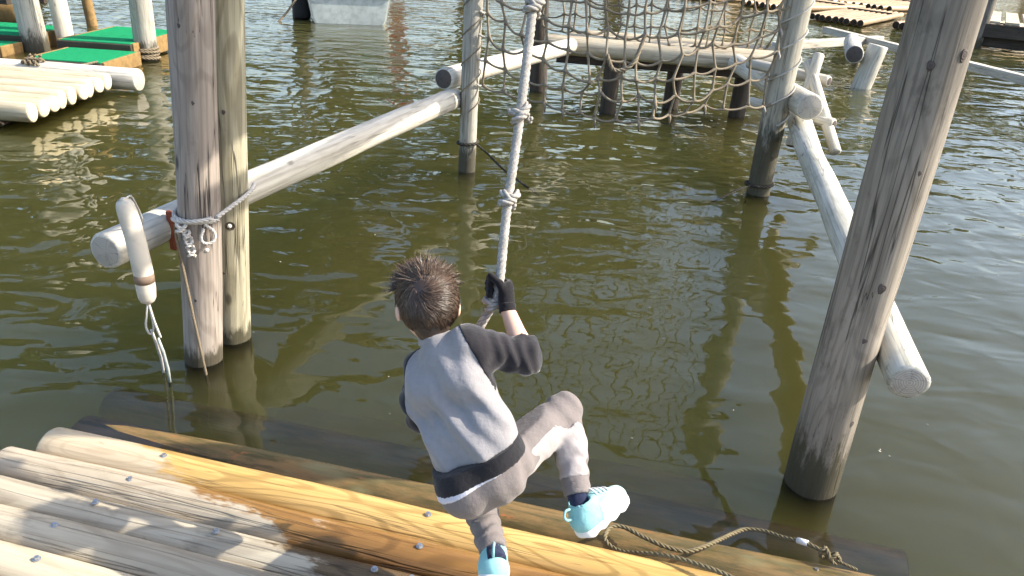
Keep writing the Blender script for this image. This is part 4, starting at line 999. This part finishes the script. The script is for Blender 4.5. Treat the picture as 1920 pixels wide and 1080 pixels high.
dl2 = np.exp(-(F.ball(al_ - dl_ * .07, 0) / .075) ** 2); dr2 = np.exp(-(F.ball(ar_ - dr_ * .08, 0) / .08) ** 2)
wr = .0038 * dh_ * np.sin(u1 * 105 + 2.5 * np.sin(u2 * 30)) + .003 * dk_ * np.sin(u1 * 130 + 2 * np.sin(u2 * 40)) + .0052 * dl2 * np.sin(ulx * 165 + 2.2 * np.sin(F.dot(al_, V((1, 0, .3))) * 60)) + .0030 * dr2 * np.sin(urx * 130 + 2 * np.sin(F.dot(ar_, V((1, .3, .3))) * 60))
P_ = P_ + wr + .0022 * np.sin(u2 * 60 + 3 * np.sin(u1 * 25)) * np.sin(u1 * 20 + 1)
# seat seam and slanted pocket opening
p = J['pelvis']; seam = F.cone(p + V((-.004, -.08, .05)), p + V((-.01, -.11, -.05)), .0025, .0025); P_ = np.maximum(P_, -(seam - .0015))
pk = [p + V((.085, -.045, .075)), p + V((.088, -.062, .03)), p + V((.075, -.075, -.01))]
for a_, b_ in zip(pk[:-1], pk[1:]): P_ = np.maximum(P_, -(F.cone(a_, b_, .004, .0045)))
topcut = F.plane(hemP - hemN * .022, hemN)
tro = link('trousers', F.mesh(np.maximum(P_, topcut), 2), M['jersey'], boy)
# lighter panel down the outside of the right leg, sunlight put into its colour
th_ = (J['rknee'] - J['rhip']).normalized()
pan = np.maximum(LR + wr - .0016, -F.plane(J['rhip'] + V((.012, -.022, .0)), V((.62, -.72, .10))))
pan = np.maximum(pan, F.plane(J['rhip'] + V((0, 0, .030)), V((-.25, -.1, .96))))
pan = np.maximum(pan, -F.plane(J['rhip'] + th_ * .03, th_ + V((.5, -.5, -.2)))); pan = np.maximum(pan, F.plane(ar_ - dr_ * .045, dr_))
link('sunlit_panel', F.mesh(pan, 2), M['jersey_sunlit'], tro)
for d_, a_, L_ in ((dr_, ar_, LR), (dl_, al_, LL)):
    cuf = np.maximum(np.maximum(F.cone(a_ - d_ * .06, a_ + d_ * .02, .0375, .0355), F.plane(a_ - d_ * .002, d_)), -F.plane(a_ - d_ * .032, d_))
    link('cuff', F.mesh(cuf, 2), M['jersey'], tro)
    G2 = np.maximum(np.maximum(F.cone(a_ - d_ * .04, a_ + d_ * .06, .0285, .028), F.plane(a_ + d_ * .035, d_)), -F.plane(a_ - d_ * .03, d_))
    link('sock', F.mesh(G2, 1), M['navy'], boy)

# --- shoes
def shoe(heel, toe, upv, label):
    heel, toe = V(heel), V(toe); f = (toe - heel).normalized(); L = (toe - heel).length; u = V(upv); u = (u - f * u.dot(f)).normalized(); r = f.cross(u)
    lo = [min(heel[i], toe[i]) - .075 for i in range(3)]; hi = [max(heel[i], toe[i]) + .075 for i in range(3)]
    F = Field(lo, hi, .003)
    def at(a, b, c): return heel + f * a + r * b + u * c
    up_ = F.cone(at(.022, 0, .028), at(L * .45, .002, .028), .032, .035); up_ = smin(up_, F.cone(at(L * .45, .002, .024), at(L - .034, .004, .014), .036, .031), .02)
    up_ = smin(up_, F.cone(at(.030, 0, .03), at(.034, 0, .066), .034, .034), .025)
    up_ = smin(up_, F.cone(at(.055, 0, .062), at(L * .6, 0, .030), .021, .020), .02)
    sole_pl = F.plane(heel, u)
    up_ = np.maximum(up_, -(sole_pl + .004))
    hole = F.cone(at(.034, 0, .05), at(.030, 0, .13), .0265, .028)
    upper = np.maximum(np.maximum(up_, F.plane(at(.03, 0, .082), (u + f * .12))), -hole)
    root = link('shoe', F.mesh(upper, 2), M['mint'], boy); root['label'] = label
    out = np.minimum(F.cone(at(.028, 0, 0), at(L * .5, .002, 0), .036, .037), F.cone(at(L * .5, .002, 0), at(L - .036, .004, .0), .038, .036))
    so_ = np.maximum(np.maximum(out, sole_pl - .011), -(sole_pl + .014 - .004 * np.cos(F.dot(heel, f) * 160)))
    link('sole', F.mesh(so_, 1), M['sole'], root)
    hv_ = [at(-.010, 0, .050), at(-.026, 0, .058), at(-.030, 0, .072), at(-.020, 0, .082), at(-.006, 0, .078)]
    tube('pull_tab', hv_, 0.0035, 'mint', root, 8, 0.004)
    toeband = np.maximum(np.maximum(up_ - .0014, -F.plane(at(L * .30, 0, 0), f - u * .15)), F.plane(at(0, 0, .055), u)); 
    link('toe_overlay', F.mesh(toeband, 2), M['mint_pale'], root)
    for k in range(4):
        a0 = .068 + k * .016; z0 = .089 - k * .009
        tube('lace', [at(a0, -.020, z0 - .018), at(a0 + .004, -.008, z0 - .003), at(a0 + .008, .008, z0 - .003), at(a0 + .012, .020, z0 - .018)], 0.003, 'sole', root, 6, 0.004)
M['mint_pale'] = cloth('pale_mint_overlay', (0.50, 0.66, 0.66), (0.40, 0.58, 0.58), sheen=0.05)
shoe((0.222, 1.555, 0.232), (0.345, 1.685, 0.262), V((-.42, .12, .9)), 'mint shoe of the raised right foot')
shoe((-0.001, 1.435, 0.177), (0.004, 1.544, 0.040), V((0, .78, .62)), 'mint shoe of the left foot on the raft')

# --- gloves
def glove(c, a, r, f, wrist, fs=1.0):
    """fist round a rope: c on the rope axis, a along the rope (thumb end), r towards the palm, f away from the viewer"""
    c, a, r, f = V(c), V(a).normalized(), V(r).normalized(), V(f).normalized(); wrist = V(wrist)
    lo = [min(c[i], wrist[i]) - .07 for i in range(3)]; hi = [max(c[i], wrist[i]) + .07 for i in range(3)]
    F = Field(lo, hi, .0027)
    def at(x, y, z): return c + r * x + f * y + a * z
    palm = F.cone(at(.030, -.004, .016), at(.027, -.004, -.020), .0155, .0150); palm = smin(palm, F.cone(at(.026, -.016, .006), at(.028, -.012, -.018), .0125, .013), .012)
    palm = smin(palm, F.cone(at(.030, -.006, -.006), wrist, .019, .0215), .016)
    g = palm
    for z, ln_, rr in ((.024, 0, .0092), (.0085, .002, .0096), (-.007, .001, .0093), (-.0215, -.003, .0082)):
        pts = [at(.030, .006, z), at(.018, .027, z + .001), at(-.006, .0315, z + .001), at(-.0255 - ln_, .017, z), at(-.027 - ln_, -.004, z - .001), at(-.015, -.0205, z - .002)]
        fg = F.cone(pts[0], pts[1], rr * 1.08, rr)
        for p_, q_ in zip(pts[1:-1], pts[2:]): fg = smin(fg, F.cone(p_, q_, rr, rr * .96), .004)
        g = smin(g, fg, .0035)
    th = F.cone(at(.030, -.014, -.010), at(.016, -.0285, .018), .0125, .0105); th = smin(th, F.cone(at(.016, -.0285, .018), at(-.014, -.0275, .032), .0105, .0092), .006)
    g = smin(g, th, .006)
    wd = (wrist - at(.030, -.006, -.006)).normalized(); wl = F.plane(wrist, wd)
    g = np.maximum(g, wl + .0)
    o = link('glove', F.mesh(g, 1), M['knit'], boy)
    cuf = np.maximum(np.maximum(F.cone(wrist - wd * .04, wrist + wd * .03, .0228, .0242) + .0006 * np.sin(F.dot(c, a) * 1500), wl - .008), -(wl + .016))
    link('cuff', F.mesh(cuf, 1), M['knit'], o)
    return o
RA = V((.04, .48, 1)).normalized()
gr = glove((-0.0385, 1.921, 0.748), RA, V((.92, -.38, -.1)), V((.38, .85, -.42)), J['rwri'] + V((.002, -.006, -.002)))
glove((-0.1185, 1.876, 0.485), V((-.1, .03, 1)), V((-.8, -.5, 0)), V((-.5, .8, 0)), J['lwri'] + V((-.03, -.02, -.03)))

# --- hair: scalp cap and separate locks
F = Field([c - .16 for c in J['head']], [c + .16 for c in J['head']], .004)
cap = F.ell(hp_(0, -.004, .016), (HR, HF, HU), (.0775, .093, .087)); cap = smin(cap, F.ell(hp_(0, -.055, -.045), (HR, HF, HU), (.050, .030, .056)), .02)
cap = np.maximum(cap, F.plane(hp_(0, .055, .03), (HF - HU * .55)))             # open in front for the face
cap = np.maximum(cap, -np.minimum(F.ball(hp_(.082, -.002, -.022), .028), F.ball(hp_(-.082, -.002, -.022), .028)))
cap = np.maximum(cap, F.plane(hp_(0, -.04, -.105), -HU))
cap_me = F.mesh(cap, 2)
at_ = cap_me.attributes.new('tone', 'FLOAT', 'POINT'); at_.data.foreach_set('value', [0.05] * len(cap_me.vertices))
hair_o = link('hair', cap_me, M['hair'], boy)
rnd = random.Random(11); hv_, hf_, tone = [], [], []
WH = V((-.13, -.72, .72)).normalized()                              # crown whorl
cc0 = hp_(0, -.004, .014); rad3 = (.076, .0915, .085)
def scalp(d):
    q = math.sqrt((d.dot(HR) / rad3[0]) ** 2 + (d.dot(HF) / rad3[1]) ** 2 + (d.dot(HU) / rad3[2]) ** 2); return cc0 + d / q
clump = [V((rnd.gauss(0, 1), rnd.gauss(0, 1), rnd.gauss(0, 1))).normalized() for _ in range(260)]
cj = [(rnd.gauss(0, .22), rnd.uniform(.8, 1.2), rnd.uniform(0, 1)) for _ in clump]
N_ = 0
while N_ < 7500:
    d = V((rnd.gauss(0, 1), rnd.gauss(0, 1), rnd.gauss(0, 1))).normalized()
    fu, ff, fr_ = d.dot(HU), d.dot(HF), d.dot(HR)
    if ff > .45 and fu < .45: continue
    if ff > -.30 and fu < -.45: continue
    if fu < -.97: continue
    if abs(fr_) > .74 and fu < .12 and ff > -.42: continue
    N_ += 1
    ci = max(range(0, 260), key=lambda k: clump[k].dot(d)); ca, cl, ct = cj[ci]
    away = (d - WH * d.dot(WH)); 
    if away.length < 1e-3: continue
    away.normalize(); swirl = WH.cross(d).normalized()
    k_ = d.dot(WH)
    flow = (away + swirl * (1.3 * max(0, k_ - .35) + ca) + V((0, 0, -1)) * .8 * (1 - max(0, k_))).normalized()
    L = rnd.uniform(.052, .078) * cl
    spike = (ff > .15 and fu > .30 and rnd.random() < .45) or (fu > .6 and rnd.random() < .06)
    p = scalp(d); n_ = d.copy(); dirv = flow.copy()
    if spike: dirv = (flow * .8 + n_ * rnd.uniform(.35, 1.0)).normalized(); L *= rnd.uniform(.45, .75)
    path = [p - n_ * .004]; q = p.copy(); dd = d.copy(); lift = rnd.uniform(.0006, .0055)
    st_n = 5
    for k in range(st_n):
        q = q + dirv * (L / st_n)
        if not spike:
            dn = (q - cc0).normalized(); base = scalp(dn); q = base + dn * (lift * (0.4 + .25 * k) + .002 + .014 * max(0, -dn.dot(HU)) * max(0, -dn.dot(HF)) * 2)
            away2 = (dn - WH * dn.dot(WH)).normalized(); sw2 = WH.cross(dn).normalized()
            dirv = (dirv * .45 + (away2 + sw2 * (1.3 * max(0, dn.dot(WH) - .35) + ca) + V((0, 0, -1)) * .9 * (1 - max(0, dn.dot(WH)))).normalized() * .55 + V((rnd.gauss(0, .06), rnd.gauss(0, .06), rnd.gauss(0, .06)))).normalized()
        else: dirv = (dirv + V((rnd.gauss(0, .10), rnd.gauss(0, .10), rnd.gauss(-.03, .08)))).normalized()
        if not spike:
            cq = scalp(clump[ci]) + flow * (L * (k + 1) / st_n); off = (cq - q); off -= dd * off.dot(dd); q = q + off * (.05 * k)
        path.append(q.copy())
    w0 = rnd.uniform(.0007, .0016); b0 = len(hv_)
    tube_geo(path, [w0 * .9, w0, w0, w0 * .85, w0 * .6, w0 * .12], 3, hv_, hf_, caps=False)
    tone += [min(1, max(0, .25 + .5 * ct * rnd.random() + rnd.gauss(0, .18)))] * (len(hv_) - b0)
me_h = mesh_py(hv_, hf_); at_ = me_h.attributes.new('tone', 'FLOAT', 'POINT'); at_.data.foreach_set('value', tone)
lk_ = link('locks', me_h, M['hair'], hair_o); lk_['kind'] = 'stuff'

boy.scale = (.87, .87, .87); boy.location = (0.0087, 1.305, 0.3537)   # a smallish child, hanging clear of the raft
